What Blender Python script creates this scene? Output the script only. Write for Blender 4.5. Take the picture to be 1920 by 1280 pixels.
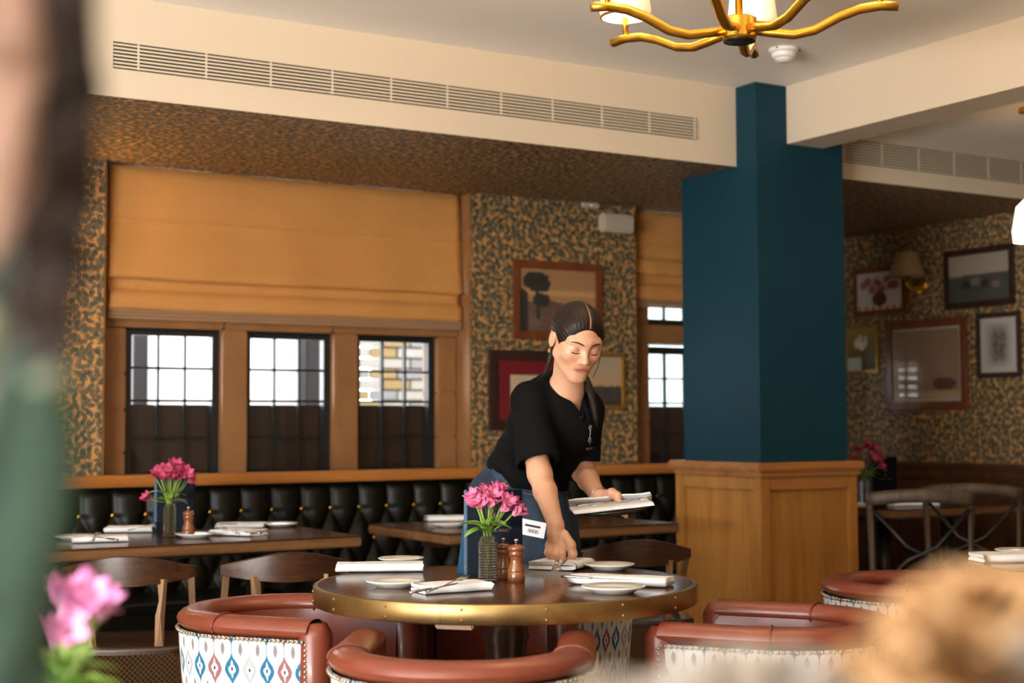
import bpy, bmesh, math, random
import numpy as np
from mathutils import Vector, Matrix

for o in list(bpy.data.objects):
    bpy.data.objects.remove(o)
S = bpy.context.scene
COL = S.collection
PI = math.pi

# ------------------------------------------------------------------ camera
CAM_H = 1.19
FPX = 2737.6
YAW, PITCH, ROLL = math.radians(31.18), math.radians(3.288), math.radians(-0.269)
cy, sy = math.cos(YAW), math.sin(YAW)
FWD = np.array([sy * math.cos(PITCH), cy * math.cos(PITCH), math.sin(PITCH)])
_R0 = np.array([cy, -sy, 0.0]); _U0 = np.cross(_R0, FWD)
RGT = _R0 * math.cos(ROLL) + _U0 * math.sin(ROLL)
UPV = _U0 * math.cos(ROLL) - _R0 * math.sin(ROLL)
EYE = np.array([0, 0, CAM_H])
cam_d = bpy.data.cameras.new('camera'); cam = bpy.data.objects.new('camera', cam_d); COL.objects.link(cam)
cam_d.sensor_width = 36.0; cam_d.lens = FPX / 1920 * 36
cam_d.clip_start = 0.05; cam_d.clip_end = 80
cam_d.dof.use_dof = True; cam_d.dof.focus_distance = 4.25; cam_d.dof.aperture_fstop = 2.6
cam.matrix_world = Matrix([[RGT[0], UPV[0], -FWD[0], EYE[0]], [RGT[1], UPV[1], -FWD[1], EYE[1]], [RGT[2], UPV[2], -FWD[2], EYE[2]], [0, 0, 0, 1]])
S.camera = cam

# ------------------------------------------------------------------ world, daylight, exposure
S.view_settings.view_transform = 'Standard'; S.view_settings.look = 'None'
S.view_settings.gamma = 1.0; S.view_settings.exposure = -0.10
S.view_settings.use_curve_mapping = False
wd = bpy.data.worlds.new('overcast_sky'); S.world = wd; wd.use_nodes = True
wd.node_tree.nodes['Background'].inputs[0].default_value = (0.86, 0.93, 1.0, 1)
wd.node_tree.nodes['Background'].inputs[1].default_value = 15.0

def area(name, loc, target, sx, sz, power, color):
    l = bpy.data.lights.new(name, 'AREA'); l.shape = 'RECTANGLE'; l.size = sx; l.size_y = sz
    l.energy = power; l.color = color
    o = bpy.data.objects.new(name, l); COL.objects.link(o); o.location = loc
    d = Vector(target) - Vector(loc); o.rotation_euler = d.to_track_quat('-Z', 'Y').to_euler()
    return o
def point(name, loc, power, color, r=0.04, parent=None):
    l = bpy.data.lights.new(name, 'POINT'); l.energy = power; l.color = color; l.shadow_soft_size = r
    o = bpy.data.objects.new(name, l); COL.objects.link(o); o.location = loc
    if parent: o.parent = parent
    return o
WARM = (1.0, 0.60, 0.26)
DAY = (0.90, 0.95, 1.0)
# the sky lights the room through the tall window in the left wall (a portal guides the sampling)
po = area('daylight_portal', (-2.98, 1.4, 1.80), (5, 1.4, 1.80), 3.4, 1.6, 1, DAY)
po.data.cycles.is_portal = True
# added area lamp near that window, brightening the ceiling from below
area('ceiling_fill', (-2.6, 1.4, 1.02), (-1.5, 1.9, 2.786), 3.0, 0.6, 500, (1.0, 0.98, 0.95))

# ------------------------------------------------------------------ measuring helpers (positions taken from the photograph)
def ray(x, y): return FWD + RGT * ((x - 960) / FPX) - UPV * ((y - 640) / FPX)
def on(ax, v, x, y):
    d = ray(x, y); return EYE + d * ((v - EYE[ax]) / d[ax])
def onX(v, x, y): return on(0, v, x, y)
def onY(v, x, y): return on(1, v, x, y)
def onZ(v, x, y): return on(2, v, x, y)
def dep(d, x, y): return EYE + ray(x, y) * d
def LD(l, d): return (sy * d + cy * l, cy * d - sy * l)      # lateral, depth -> world x, y

# ------------------------------------------------------------------ mesh helpers
def obj(name, verts, faces, mat=None, parent=None, smooth=False, loc=None, uv=None, auto=None):
    me = bpy.data.meshes.new(name)
    verts = [tuple(map(float, v)) for v in verts]
    me.from_pydata(verts, [], [tuple(int(i) for i in f) for f in faces])
    if mat:
        for m in (mat if isinstance(mat, (list, tuple)) else [mat]): me.materials.append(m)
    if uv is not None:
        l = me.uv_layers.new(name='UVMap')
        for p in me.polygons:
            for li in p.loop_indices:
                l.data[li].uv = uv[me.loops[li].vertex_index]
    if smooth:
        me.shade_smooth()
        if auto: 
            me.set_sharp_from_angle(angle=math.radians(auto))
    me.validate()
    o = bpy.data.objects.new(name, me); COL.objects.link(o)
    if parent: o.parent = parent
    if loc is not None: o.location = loc
    return o

class MB:
    """collects shapes into one mesh"""
    def __init__(s): s.v = []; s.f = []; s.uv = []; s.mi = []
    def add(s, v, f, uv=None, mi=0):
        n = len(s.v); s.v += [tuple(map(float, q)) for q in v]; s.f += [tuple(int(i) + n for i in q) for q in f]
        s.uv += (uv if uv is not None else [(0, 0)] * len(v)); s.mi += [mi] * len(f); return s
    def box(s, x0, x1, y0, y1, z0, z1, mi=0, b=0.0):
        if b <= 0:
            v = [(x, y, z) for x in (x0, x1) for y in (y0, y1) for z in (z0, z1)]
            f = [(0, 1, 3, 2), (4, 6, 7, 5), (0, 4, 5, 1), (2, 3, 7, 6), (0, 2, 6, 4), (1, 5, 7, 3)]
            return s.add(v, f, None, mi)
        bm = bmesh.new(); bmesh.ops.create_cube(bm, size=1.0)
        for q in bm.verts: q.co = ((x0 + x1) / 2 + q.co.x * (x1 - x0), (y0 + y1) / 2 + q.co.y * (y1 - y0), (z0 + z1) / 2 + q.co.z * (z1 - z0))
        bmesh.ops.bevel(bm, geom=bm.edges[:], offset=b, segments=2, affect='EDGES')
        bm.verts.index_update()
        v = [q.co[:] for q in bm.verts]; f = [[q.index for q in p.verts] for p in bm.faces]; bm.free()
        return s.add(v, f, None, mi)
    def lathe(s, prof, n=24, c=(0, 0, 0), mi=0, cap=True):
        v = []; f = []; m = len(prof)
        for i in range(n):
            a = 2 * PI * i / n
            for r, z in prof: v.append((c[0] + r * math.cos(a), c[1] + r * math.sin(a), c[2] + z))
        for i in range(n):
            for j in range(m - 1):
                a, b = i * m + j, ((i + 1) % n) * m + j
                f.append((a, b, b + 1, a + 1))
        if cap:
            f.append([i * m for i in range(n)][::-1]); f.append([i * m + m - 1 for i in range(n)])
        uv = [(2 * PI * i / n, prof[j][1]) for i in range(n) for j in range(m)]
        return s.add(v, f, uv, mi)
    def tube(s, pts, rad, n=10, flat=(1, 1), up=(0, 0, 1), cap=True, mi=0):
        pts = [Vector(p) for p in pts]; m = len(pts)
        if not isinstance(rad, (list, tuple)): rad = [rad] * m
        up = Vector(up); v = []; f = []
        for i, p in enumerate(pts):
            t = (pts[min(i + 1, m - 1)] - pts[max(i - 1, 0)]).normalized()
            a = t.cross(up)
            if a.length < 1e-4: a = t.cross(Vector((1, 0, 0)))
            a.normalize(); b = a.cross(t).normalized()
            for k in range(n):
                w = 2 * PI * k / n + PI / n
                v.append(p + a * (math.cos(w) * rad[i] * flat[0]) + b * (math.sin(w) * rad[i] * flat[1]))
        for i in range(m - 1):
            for k in range(n):
                q = (k + 1) % n
                f.append((i * n + k, i * n + q, (i + 1) * n + q, (i + 1) * n + k))
        if cap:
            f.append(list(range(n))[::-1]); f.append([(m - 1) * n + k for k in range(n)])
        return s.add(v, f, None, mi)
    def grid(s, fn, nu, nv, mi=0, cu=False, uvf=None):
        v = []; f = []; uv = []
        for i in range(nu + (0 if cu else 1)):
            for j in range(nv + 1):
                v.append(fn(i / nu, j / nv)); uv.append(uvf(i / nu, j / nv) if uvf else (i / nu, j / nv))
        m = nv + 1; N = nu if cu else nu + 1
        for i in range(nu):
            for j in range(nv):
                a = i * m + j; b = ((i + 1) % N) * m + j
                f.append((a, b, b + 1, a + 1))
        return s.add(v, f, uv, mi)
    def ball(s, c, r, n=8, sc=(1, 1, 1), mi=0):
        v = []; f = []; m = n // 2 + 1
        for i in range(n):
            for j in range(m):
                a = 2 * PI * i / n; b = PI * j / (m - 1)
                v.append((c[0] + r * sc[0] * math.sin(b) * math.cos(a), c[1] + r * sc[1] * math.sin(b) * math.sin(a), c[2] + r * sc[2] * math.cos(b)))
        for i in range(n):
            for j in range(m - 1):
                a = i * m + j; b = ((i + 1) % n) * m + j
                f.append((a, a + 1, b + 1, b))
        return s.add(v, f, None, mi)
    def build(s, name, mat, parent=None, smooth=False, auto=None, loc=None, box_uv=False):
        o = obj(name, s.v, s.f, mat, parent, smooth, loc, s.uv, auto)
        me = o.data
        if len(me.polygons) == len(s.mi): me.polygons.foreach_set('material_index', s.mi)
        if box_uv: boxuv(me)
        return o

def boxuv(me):
    l = me.uv_layers.active or me.uv_layers.new(name='UVMap')
    for p in me.polygons:
        n = p.normal; k = max(range(3), key=lambda i: abs(n[i]))
        for li in p.loop_indices:
            c = me.vertices[me.loops[li].vertex_index].co
            l.data[li].uv = ((c.y, c.z), (c.x, c.z), (c.x, c.y))[k]

def thing(name, label, cat, loc=(0, 0, 0), rz=0.0, group=None):
    o = bpy.data.objects.new(name, None); COL.objects.link(o); o.empty_display_size = 0.05
    o.location = loc; o.rotation_euler = (0, 0, rz)
    return tag(o, label, cat, group)
def tag(o, label, cat, group=None):
    o['label'] = label; o['category'] = cat
    if group: o['group'] = group
    return o
def struct(o): o['kind'] = 'structure'; return o
def stuff(o): o['kind'] = 'stuff'; return o
def dup(root, loc, rz=None, label=None, rot=None):
    r = root.copy(); COL.objects.link(r); r.location = loc
    if rz is not None: r.rotation_euler = (0, 0, rz)
    if rot is not None: r.rotation_euler = rot
    if label: r['label'] = label
    def kids(src, dst):
        for ch in list(src.children):
            c = ch.copy(); COL.objects.link(c); c.parent = dst; kids(ch, c)
    kids(root, r)
    return r

# ------------------------------------------------------------------ material helpers
class NT:
    def __init__(s, name):
        s.m = bpy.data.materials.new(name); s.m.use_nodes = True
        s.t = s.m.node_tree; s.b = s.t.nodes['Principled BSDF']; s.out = s.t.nodes['Material Output']
    def n(s, typ, **kw):
        q = s.t.nodes.new(typ)
        for k, v in kw.items(): setattr(q, k, v)
        return q
    def l(s, a, b): s.t.links.new(a, b)
    def math(s, op, a, b=None, c=None, clamp=False):
        q = s.n('ShaderNodeMath', operation=op, use_clamp=clamp)
        for i, x in enumerate((a, b, c)):
            if x is None: continue
            if isinstance(x, (int, float)): q.inputs[i].default_value = x
            else: s.l(x, q.inputs[i])
        return q.outputs[0]
    def mix(s, fac, a, b):
        q = s.n('ShaderNodeMix', data_type='RGBA')
        for i, x in ((0, fac), (6, a), (7, b)):
            if isinstance(x, (int, float)): q.inputs[i].default_value = x
            elif isinstance(x, tuple): q.inputs[i].default_value = (*x, 1)
            else: s.l(x, q.inputs[i])
        return q.outputs[2]
    def noise(s, vec, scale, detail=3, rough=0.5, dist=0.0):
        q = s.n('ShaderNodeTexNoise'); q.inputs['Scale'].default_value = scale; q.inputs['Detail'].default_value = detail
        q.inputs['Roughness'].default_value = rough; q.inputs['Distortion'].default_value = dist
        if vec is not None: s.l(vec, q.inputs['Vector'])
        return q.outputs[0]
    def coord(s, kind='Object'): return s.n('ShaderNodeTexCoord').outputs[kind]
    def mapping(s, vec, scale=(1, 1, 1), loc=(0, 0, 0), rot=(0, 0, 0)):
        q = s.n('ShaderNodeMapping'); q.inputs['Scale'].default_value = scale; q.inputs['Location'].default_value = loc; q.inputs['Rotation'].default_value = rot
        s.l(vec, q.inputs[0]); return q.outputs[0]
    def ramp(s, fac, stops):
        q = s.n('ShaderNodeValToRGB'); e = q.color_ramp.elements
        while len(e) < len(stops): e.new(0.5)
        for i, (p, c) in enumerate(stops): e[i].position = p; e[i].color = (*c, 1)
        s.l(fac, q.inputs[0]); return q.outputs[0]
    def bump(s, h, strength=0.3, dist=0.01):
        q = s.n('ShaderNodeBump'); q.inputs['Strength'].default_value = strength; q.inputs['Distance'].default_value = dist
        s.l(h, q.inputs['Height']); s.l(q.outputs[0], s.b.inputs['Normal'])
    def sep(s, vec):
        q = s.n('ShaderNodeSeparateXYZ'); s.l(vec, q.inputs[0]); return q.outputs
    def set(s, **kw):
        for k, v in kw.items():
            k = k.replace('_', ' ')
            if isinstance(v, tuple) and len(s.b.inputs[k].default_value) == 4: v = (*v[:3], 1)
            s.b.inputs[k].default_value = v
        return s
    def col(s, sock): s.l(sock, s.b.inputs['Base Color'])

def plain(name, color, rough=0.5, metal=0.0, noise=0.0, scale=30, coat=0.0, **kw):
    q = NT(name); q.set(Roughness=rough, Metallic=metal)
    if coat: q.set(Coat_Weight=coat, Coat_Roughness=0.1)
    if noise:
        f = q.noise(q.coord(), scale, 4)
        q.col(q.mix(f, tuple(c * (1 - noise) for c in color), tuple(min(1, c * (1 + noise)) for c in color)))
    else: q.set(Base_Color=color)
    q.set(**kw) if kw else None
    return q.m
def wood(name, dark, light, axis=2, scale=14.0, rough=0.4, coat=0.0, stretch=0.08):
    q = NT(name); c = q.coord()
    sc = [1, 1, 1]; sc[axis] = stretch
    v = q.mapping(c, tuple(sc))
    g = q.noise(v, scale, 5, 0.6, 1.2); fine = q.noise(v, scale * 9, 3, 0.6)
    w = q.math('ADD', q.math('MULTIPLY', g, 0.75), q.math('MULTIPLY', fine, 0.25))
    q.col(q.ramp(w, [(0.33, dark), (0.66, light)])); q.set(Roughness=rough)
    if coat: q.set(Coat_Weight=coat, Coat_Roughness=0.15)
    q.bump(fine, 0.15, 0.002)
    return q.m
def attr_mat(name, rough=0.6, **kw):
    q = NT(name); a = q.n('ShaderNodeAttribute'); a.attribute_name = 'Col'
    q.col(a.outputs['Color']); q.set(Roughness=rough, **kw); return q.m

def leaf_layer(q, uv, scale, off, lw=0.26, ll=0.62):
    v = q.mapping(uv, (scale, scale, 1), off)
    vo = q.n('ShaderNodeTexVoronoi', voronoi_dimensions='2D', feature='F1'); vo.inputs['Scale'].default_value = 1.0
    vo.inputs['Randomness'].default_value = 0.85
    q.l(v, vo.inputs['Vector'])
    d = q.n('ShaderNodeVectorMath', operation='SUBTRACT'); q.l(v, d.inputs[0]); q.l(vo.outputs['Position'], d.inputs[1])
    cs = q.sep(vo.outputs['Color'])
    rot = q.n('ShaderNodeVectorRotate', rotation_type='Z_AXIS'); q.l(d.outputs[0], rot.inputs['Vector'])
    q.l(q.math('MULTIPLY', cs[0], 6.283), rot.inputs['Angle'])
    x, y, _ = q.sep(rot.outputs[0])
    x2 = q.math('MULTIPLY', x, x)
    yy = q.math('SUBTRACT', y, q.math('MULTIPLY', x2, 0.45))
    w = q.math('SUBTRACT', lw, q.math('MULTIPLY', x2, lw / ll ** 2))
    m = q.math('MULTIPLY', q.math('SUBTRACT', w, q.math('ABSOLUTE', yy)), 14.0, clamp=True)
    vein = q.math('MULTIPLY', q.math('SUBTRACT', q.math('ABSOLUTE', yy), 0.018), 40.0, clamp=True)
    return m, vein, cs[1]
def wallpaper(name='leaf_wallpaper'):
    q = NT(name); uv = q.coord('UV')
    bg = q.mix(q.noise(uv, 9, 2), (0.46, 0.225, 0.065), (0.58, 0.305, 0.10))
    m1, v1, r1 = leaf_layer(q, uv, 27, (0.3, 0.7, 0), 0.30, 0.70)
    m2, v2, r2 = leaf_layer(q, uv, 31, (3.3, 1.7, 0), 0.29, 0.70)
    m4, v4, r4 = leaf_layer(q, uv, 22, (9.3, 5.7, 0), 0.20, 0.75)
    m3, v3, r3 = leaf_layer(q, uv, 15, (7.1, 4.2, 0), 0.055, 0.75)
    g1 = q.mix(r1, (0.020, 0.036, 0.030), (0.050, 0.075, 0.058))
    g2 = q.mix(r2, (0.028, 0.045, 0.040), (0.075, 0.085, 0.055))
    c = q.mix(m3, bg, (0.06, 0.07, 0.05))
    c = q.mix(q.math('MULTIPLY', m4, v4), c, q.mix(r4, (0.09, 0.085, 0.05), (0.17, 0.13, 0.06)))
    c = q.mix(q.math('MULTIPLY', m2, v2), c, g2)
    c = q.mix(q.math('MULTIPLY', m1, v1), c, g1)
    q.col(c); q.set(Roughness=0.55)
    return q.m

def glass_mat(name, tint=(1, 1, 1), refl=0.03, rough=0.02):
    q = NT(name); q.t.nodes.remove(q.b)
    tr = q.n('ShaderNodeBsdfTransparent'); tr.inputs[0].default_value = (*tint, 1)
    gl = q.n('ShaderNodeBsdfGlossy'); gl.inputs['Roughness'].default_value = rough
    lw = q.n('ShaderNodeLayerWeight'); lw.inputs[0].default_value = .5
    fr = q.math('MULTIPLY_ADD', q.math('POWER', lw.outputs['Facing'], 4.0), .5, refl)
    mx = q.n('ShaderNodeMixShader'); q.l(fr, mx.inputs[0]); q.l(tr.outputs[0], mx.inputs[1]); q.l(gl.outputs[0], mx.inputs[2])
    q.l(mx.outputs[0], q.out.inputs[0]); return q.m
def emis(name, color, strength, base=(0.8, 0.75, 0.6)):
    q = NT(name); q.set(Base_Color=base, Roughness=0.6, Emission_Color=color, Emission_Strength=strength); return q.m

def vnoise(x, y, s=0):
    xi, yi = np.floor(x).astype(int), np.floor(y).astype(int); xf, yf = x - xi, y - yi
    def h(a, b):
        n = np.sin(a * 127.1 + b * 311.7 + s * 74.7) * 43758.5453; return n - np.floor(n)
    u, v = xf * xf * (3 - 2 * xf), yf * yf * (3 - 2 * yf)
    return (h(xi, yi) * (1 - u) + h(xi + 1, yi) * u) * (1 - v) + (h(xi, yi + 1) * (1 - u) + h(xi + 1, yi + 1) * u) * v
def fbm(x, y, s=0, o=4):
    r = 0; a = 0.5
    for i in range(o): r = r + a * vnoise(x * 2 ** i, y * 2 ** i, s + i * 13); a *= 0.5
    return r

M = {}
M['cream'] = plain('cream_paint', (0.645, 0.555, 0.42), 0.6)
M['ceil'] = plain('ceiling_paint', (0.90, 0.88, 0.83), 0.7)
M['wallpaper'] = wallpaper()
M['blue'] = plain('deep_teal_paint', (0.007, 0.040, 0.060), 0.5, Specular_IOR_Level=0.12)
M['stone'] = plain('sandstone', (0.27, 0.125, 0.042), 0.55, noise=0.25, scale=9)
M['black'] = plain('black_metal', (0.008, 0.008, 0.009), 0.4)
M['shutter'] = wood('dark_shutter', (0.009, 0.0035, 0.002), (0.026, 0.010, 0.005), 2, 10, 0.5)
M['glass'] = glass_mat('window_glass')
M['picglass'] = glass_mat('picture_glass')
M['oak'] = wood('oak_panel', (0.30, 0.125, 0.022), (0.52, 0.245, 0.058), 2, 7, 0.42, 0.1)
M['oakx'] = wood('oak_rail', (0.26, 0.095, 0.022), (0.44, 0.19, 0.05), 0, 9, 0.33, 0.3)
M['darkoak'] = wood('dark_wainscot', (0.045, 0.016, 0.006), (0.12, 0.047, 0.016), 2, 9, 0.4, 0.2)
M['floor'] = wood('floor_boards', (0.28, 0.18, 0.10), (0.52, 0.36, 0.22), 1, 8, 0.45)
M['brass'] = plain('aged_brass', (0.34, 0.22, 0.085), 0.40, 1.0, 0.45, 14)
M['gold'] = plain('gold_brass', (0.72, 0.42, 0.06), 0.3, 1.0, 0.15, 25)
M['steel'] = plain('cutlery_steel', (0.62, 0.60, 0.57), 0.22, 1.0)
M['white'] = plain('white_plastic', (0.80, 0.79, 0.76), 0.4)
M['china'] = plain('white_china', (0.80, 0.76, 0.68), 0.18, coat=0.5)
M['linen'] = plain('white_linen', (0.82, 0.82, 0.82), 0.85, noise=0.04, scale=60)
M['railwood'] = wood('warm_lit_rail_wood', (0.33, 0.115, 0.02), (0.52, 0.20, 0.04), 0, 9, 0.33, 0.3)  # lighter oak copy: warm light on the rail put into the colour
M['fitting'] = plain('warm_dimmed_plastic', (0.50, 0.42, 0.32), 0.5)  # white fittings, with dim warm light put into their tan colour
M['void'] = plain('vent_dark', (0.003, 0.003, 0.003), 0.95)
# ================================================================== STRUCTURE
W, W2, BY, ZS, ZC, ZC2 = 6.60, 7.12, 5.316, 2.408, 2.786, 2.617
XE = 6.826
PX0, PX1, PY0, PY1 = 4.465, 5.008, 5.173, 5.74
struct(MB().box(-3.2, 7.1, -3.2, 7.4, -0.1, 0.0).build('floor', M['floor'], box_uv=True))
struct(MB().box(-3.2, 4.80, -3.2, 5.40, ZC, ZC + 0.12).build('ceiling', M['ceil']))
struct(MB().box(4.86, 7.1, -3.2, 5.40, ZC2, ZC + 0.12).build('ceiling', M['ceil']))
bk = MB().box(-3.2, 7.1, BY, 7.24, ZS, ZC + 0.12).build('trim_1', [M['cream'], M['wallpaper']], box_uv=True)
for p in bk.data.polygons:
    if p.normal.z < -0.5: p.material_index = 1
struct(bk)
struct(MB().box(4.655, 4.882, -3.2, PY0, 2.511, ZC + 0.05).build('trim_2', M['cream']))
# window wall, with openings
wx = lambda px, y=6.80: float(onY(y, px, 700)[0])
wins = [(wx(230), wx(408)), (wx(454), wx(616)), (wx(660), wx(811))]
O1 = (1.832, 3.750); O2 = (4.806, 5.50)
wb = MB()
wb.box(-3.2, O1[0], W, 6.95, 0, ZS).box(O1[1], O2[0], W, 6.95, 0, ZS).box(O2[1], 5.75, W, 6.93, 0, ZS).box(5.70, 5.75, 6.93, W2 + .12, 0, ZS)
wb.box(O1[0], O1[1], W, 7.0, 0, 0.93).box(O2[0], O2[1], W, 7.0, 0, 0.93)
wb.box(5.75, 5.93, W2, W2 + .12, 0, ZS).box(6.43, 7.1, W2, W2 + .12, 0, ZS).box(5.93, 6.43, W2, W2 + .12, 0, 0.95).box(5.93, 6.43, W2, W2 + .12, 1.66, ZS)
struct(wb.build('wall_back', M['wallpaper'], box_uv=True))
ew = MB().box(XE, 7.2, -3.2, 7.5, 0, ZC)
struct(ew.build('wall_right', M['wallpaper'], box_uv=True))
wl = MB().box(-3.2, -3.0, -3.2, -0.3, 0, ZC).box(-3.2, -3.0, 3.1, 7.0, 0, ZC).box(-3.2, -3.0, -0.3, 3.1, 0, 1.0).box(-3.2, -3.0, -0.3, 3.1, 2.6, ZC)
struct(wl.build('wall_left', M['cream']))
struct(MB().box(-3.2, 7.1, -3.2, -3.0, 0, ZC).build('wall_front', M['cream']))

# stone surrounds: every block its own piece
def surround(name, blocks):
    e = bpy.data.objects.new(name, None); COL.objects.link(e); e['kind'] = 'structure'
    for b in blocks: MB().box(*b, b=0.008).build('stone_block', M['stone'], e)
    return e
def stack(x0, x1, y0, y1, zs): return [(x0, x1, y0, y1, a, b) for a, b in zip(zs, zs[1:])]
zj = [0.93, 1.07, 1.27, 1.44, 1.655]
bl = stack(O1[0], wins[0][0], 6.74, 6.92, zj) + stack(wins[2][1], O1[1] - 0.012, 6.74, 6.92, [0.93, 1.13, 1.36, 1.655])
for a, b in ((wins[0][1], wins[1][0]), (wins[1][1], wins[2][0])):
    bl += stack(a, b, 6.72, 6.92, [0.93, 1.655])
bl += [(O1[0], 2.45, 6.72, 6.92, 1.656, 1.735), (2.452, 3.02, 6.72, 6.92, 1.656, 1.735), (3.022, O1[1] - 0.012, 6.72, 6.92, 1.656, 1.735)]
bl += stack(O1[1] - 0.011, O1[1] - 0.001, 6.605, 6.92, [0.93, 1.2, 1.5, 1.8, 2.1, 2.405]) + stack(O1[0] + 0.001, O1[0] + 0.011, 6.605, 6.92, [0.93, 1.3, 1.6, 2.0, 2.405])
bl += [(O1[0], O1[1], 6.60, 6.92, 0.90, 0.93)]
bl += stack(wins[0][1], wins[1][0], 6.74, 6.92, [1.735, 2.405]) + stack(wins[1][1], wins[2][0], 6.74, 6.92, [1.735, 2.405])
bl += stack(O1[0] + .012, wins[0][0], 6.74, 6.92, [1.736, 2.405]) + stack(wins[2][1], O1[1] - .012, 6.74, 6.92, [1.736, 2.405])
surround('trim_3', bl)
w2 = (float(onY(6.80, 1199, 700)[0]), O2[1] - 0.03)
bl2 = stack(O2[0] + 0.001, w2[0], 6.70, 6.92, [0.93, 1.2, 1.655]) + [(O2[0], O2[1], 6.70, 6.92, 1.656, 1.76), (O2[0], O2[1], 6.60, 6.92, 0.90, 0.93)] + stack(w2[1], O2[1], 6.70, 6.92, [0.93, 1.655]) + stack(O2[0] + .001, w2[0], 6.70, 6.92, [1.761, 2.405])
surround('trim_4', bl2)

pane_cache = {}
def window(name, x0, x1, y, z0, z1, zmid, cols=3, rows_top=2, rows_low=2, fw=0.035, shutter=True):
    e = bpy.data.objects.new(name, None); COL.objects.link(e); e.location = (x0, y, z0); e['kind'] = 'structure'
    w, h, hm = x1 - x0, z1 - z0, zmid - z0
    MB().box(0, fw, -.02, .03, 0, h).box(w - fw, w, -.02, .03, 0, h).box(fw, w - fw, -.02, .03, 0, fw).box(fw, w - fw, -.02, .03, h - fw * 1.2, h).build('frame', M['black'], e)
    iw = w - 2 * fw; m = 0.011
    for k in range(1, cols): MB().box(fw + iw * k / cols - m / 2, fw + iw * k / cols + m / 2, -.012, .012, fw, h - fw * 1.2).build('muntin', M['black'], e)
    zz = [fw + (hm - fw) * k / rows_low for k in range(rows_low + 1)] if rows_low else [fw]
    zz += [zz[-1] + (h - fw * 1.2 - zz[-1]) * k / rows_top for k in range(1, rows_top + 1)]
    for a in zz[1:-1]: MB().box(fw, w - fw, -.012, .012, a - m / 2, a + m / 2).build('muntin', M['black'], e)
    for i in range(cols):
        for a, b in zip(zz, zz[1:]):
            MB().box(fw + iw * i / cols + m / 2, fw + iw * (i + 1) / cols - m / 2, -.002, .002, a + m / 2, b - m / 2).build('pane', M['glass'], e)
    if shutter:
        MB().box(0.002, w - .002, .056, .064, -.03, hm - .02).build('shutter_back', M['shutter'], e)
        for i in range(cols):
            MB().box(fw + iw * i / cols, fw + iw * (i + 1) / cols, .035, .055, 0.0, hm - 0.018, b=0.004).build('shutter_panel', M['shutter'], e)
    return e
z_mid = float(onY(6.80, 500, 752)[2]); z_top = float(onY(6.80, 500, 619)[2])
for i, (a, b) in enumerate(wins): window('window_%d' % (i + 1), a, b, 6.80, 0.93, z_top, z_mid)
window('window_4', w2[0], w2[1], 6.80, 0.93, 1.64, z_mid)
window('window_5', w2[0], w2[1], 6.80, 1.765, 2.40, 1.8, rows_low=0, rows_top=3, shutter=False)
window('window_6', 5.94, 6.42, 7.18, 0.96, 1.655, z_mid)
for i, (a, b) in enumerate(wins): window('window_%d' % (7 + i), a, b, 6.84, 1.74, 2.40, 1.8, rows_low=0, rows_top=3, shutter=False)
# tall windows that let the daylight in
def bigwin(name, loc, rz, w):
    e = bpy.data.objects.new(name, None); COL.objects.link(e); e.location = loc; e.rotation_euler = (0, 0, rz); e['kind'] = 'structure'
    for k in range(5): MB().box(w * k / 4 - .03, w * k / 4 + .03, -.03, .03, 0, 1.5).build('muntin', M['black'], e)
    for k in range(4): MB().box(0, w, -.02, .02, .5 * k - .02, .5 * k + .02).build('muntin', M['black'], e)
bigwin('window_10', (-3.10, -0.3, 1.0), PI / 2, 3.4)

struct(MB().box(-3.0, -2.25, -0.3, 3.1, 0.94, 0.98, b=.008).build('fill_lamp_shelf', M['ceil']))      # unseen shelf added beneath the ceiling fill lamp
# pillar and its panelled base
struct(MB().box(PX0, PX1, PY0, PY1, 0.9, ZC).build('trim_5', M['blue']))
pb = bpy.data.objects.new('trim_6', None); COL.objects.link(pb); pb['kind'] = 'structure'
bx0, bx1, by0, by1 = 4.452, 5.055, 5.158, 5.80
MB().box(bx0 + .03, bx1 - .03, by0 + .03, by1, 0, 0.971).build('core', M['oak'], pb)
MB().box(bx0 - .03, bx1 + .03, by0 - .03, by1 + .03, 0.972, 1.014, b=0.01).build('cap', M['oakx'], pb)
MB().box(bx0 - .012, bx1 + .012, by0 - .012, by1, 0.945, 0.972, b=0.006).build('moulding', M['oakx'], pb)
t = 0.018
def stile(x0, x1, y0, y1, z0=0, z1=.945): MB().box(x0, x1, y0, y1, z0, z1, b=0.004).build('stile', M['oak'], pb)
stile(bx0, bx0 + .055, by0, by0 + .055); stile(bx1 - .055, bx1, by0, by0 + .03)
stile(bx0, bx0 + .03, by1 - .06, by1)
for z0, z1 in ((.885, .944), (0, .12)):
    MB().box(bx0 + .056, bx1 - .056, by0 + .004, by0 + .03, z0, z1, b=.003).build('rail', M['oakx'], pb)
    MB().box(bx0 + .004, bx0 + .03, by0 + .056, by1 - .061, z0, z1, b=.003).build('rail', M['oak'], pb)
MB().box(bx0 + .058, bx1 - .058, by0 + .021, by0 + .03, .121, .884, b=.003).build('panel', M['oak'], pb)
MB().box(bx0 + .021, bx0 + .03, by0 + .058, by1 - .062, .121, .884, b=.003).build('panel', M['oak'], pb)
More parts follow.
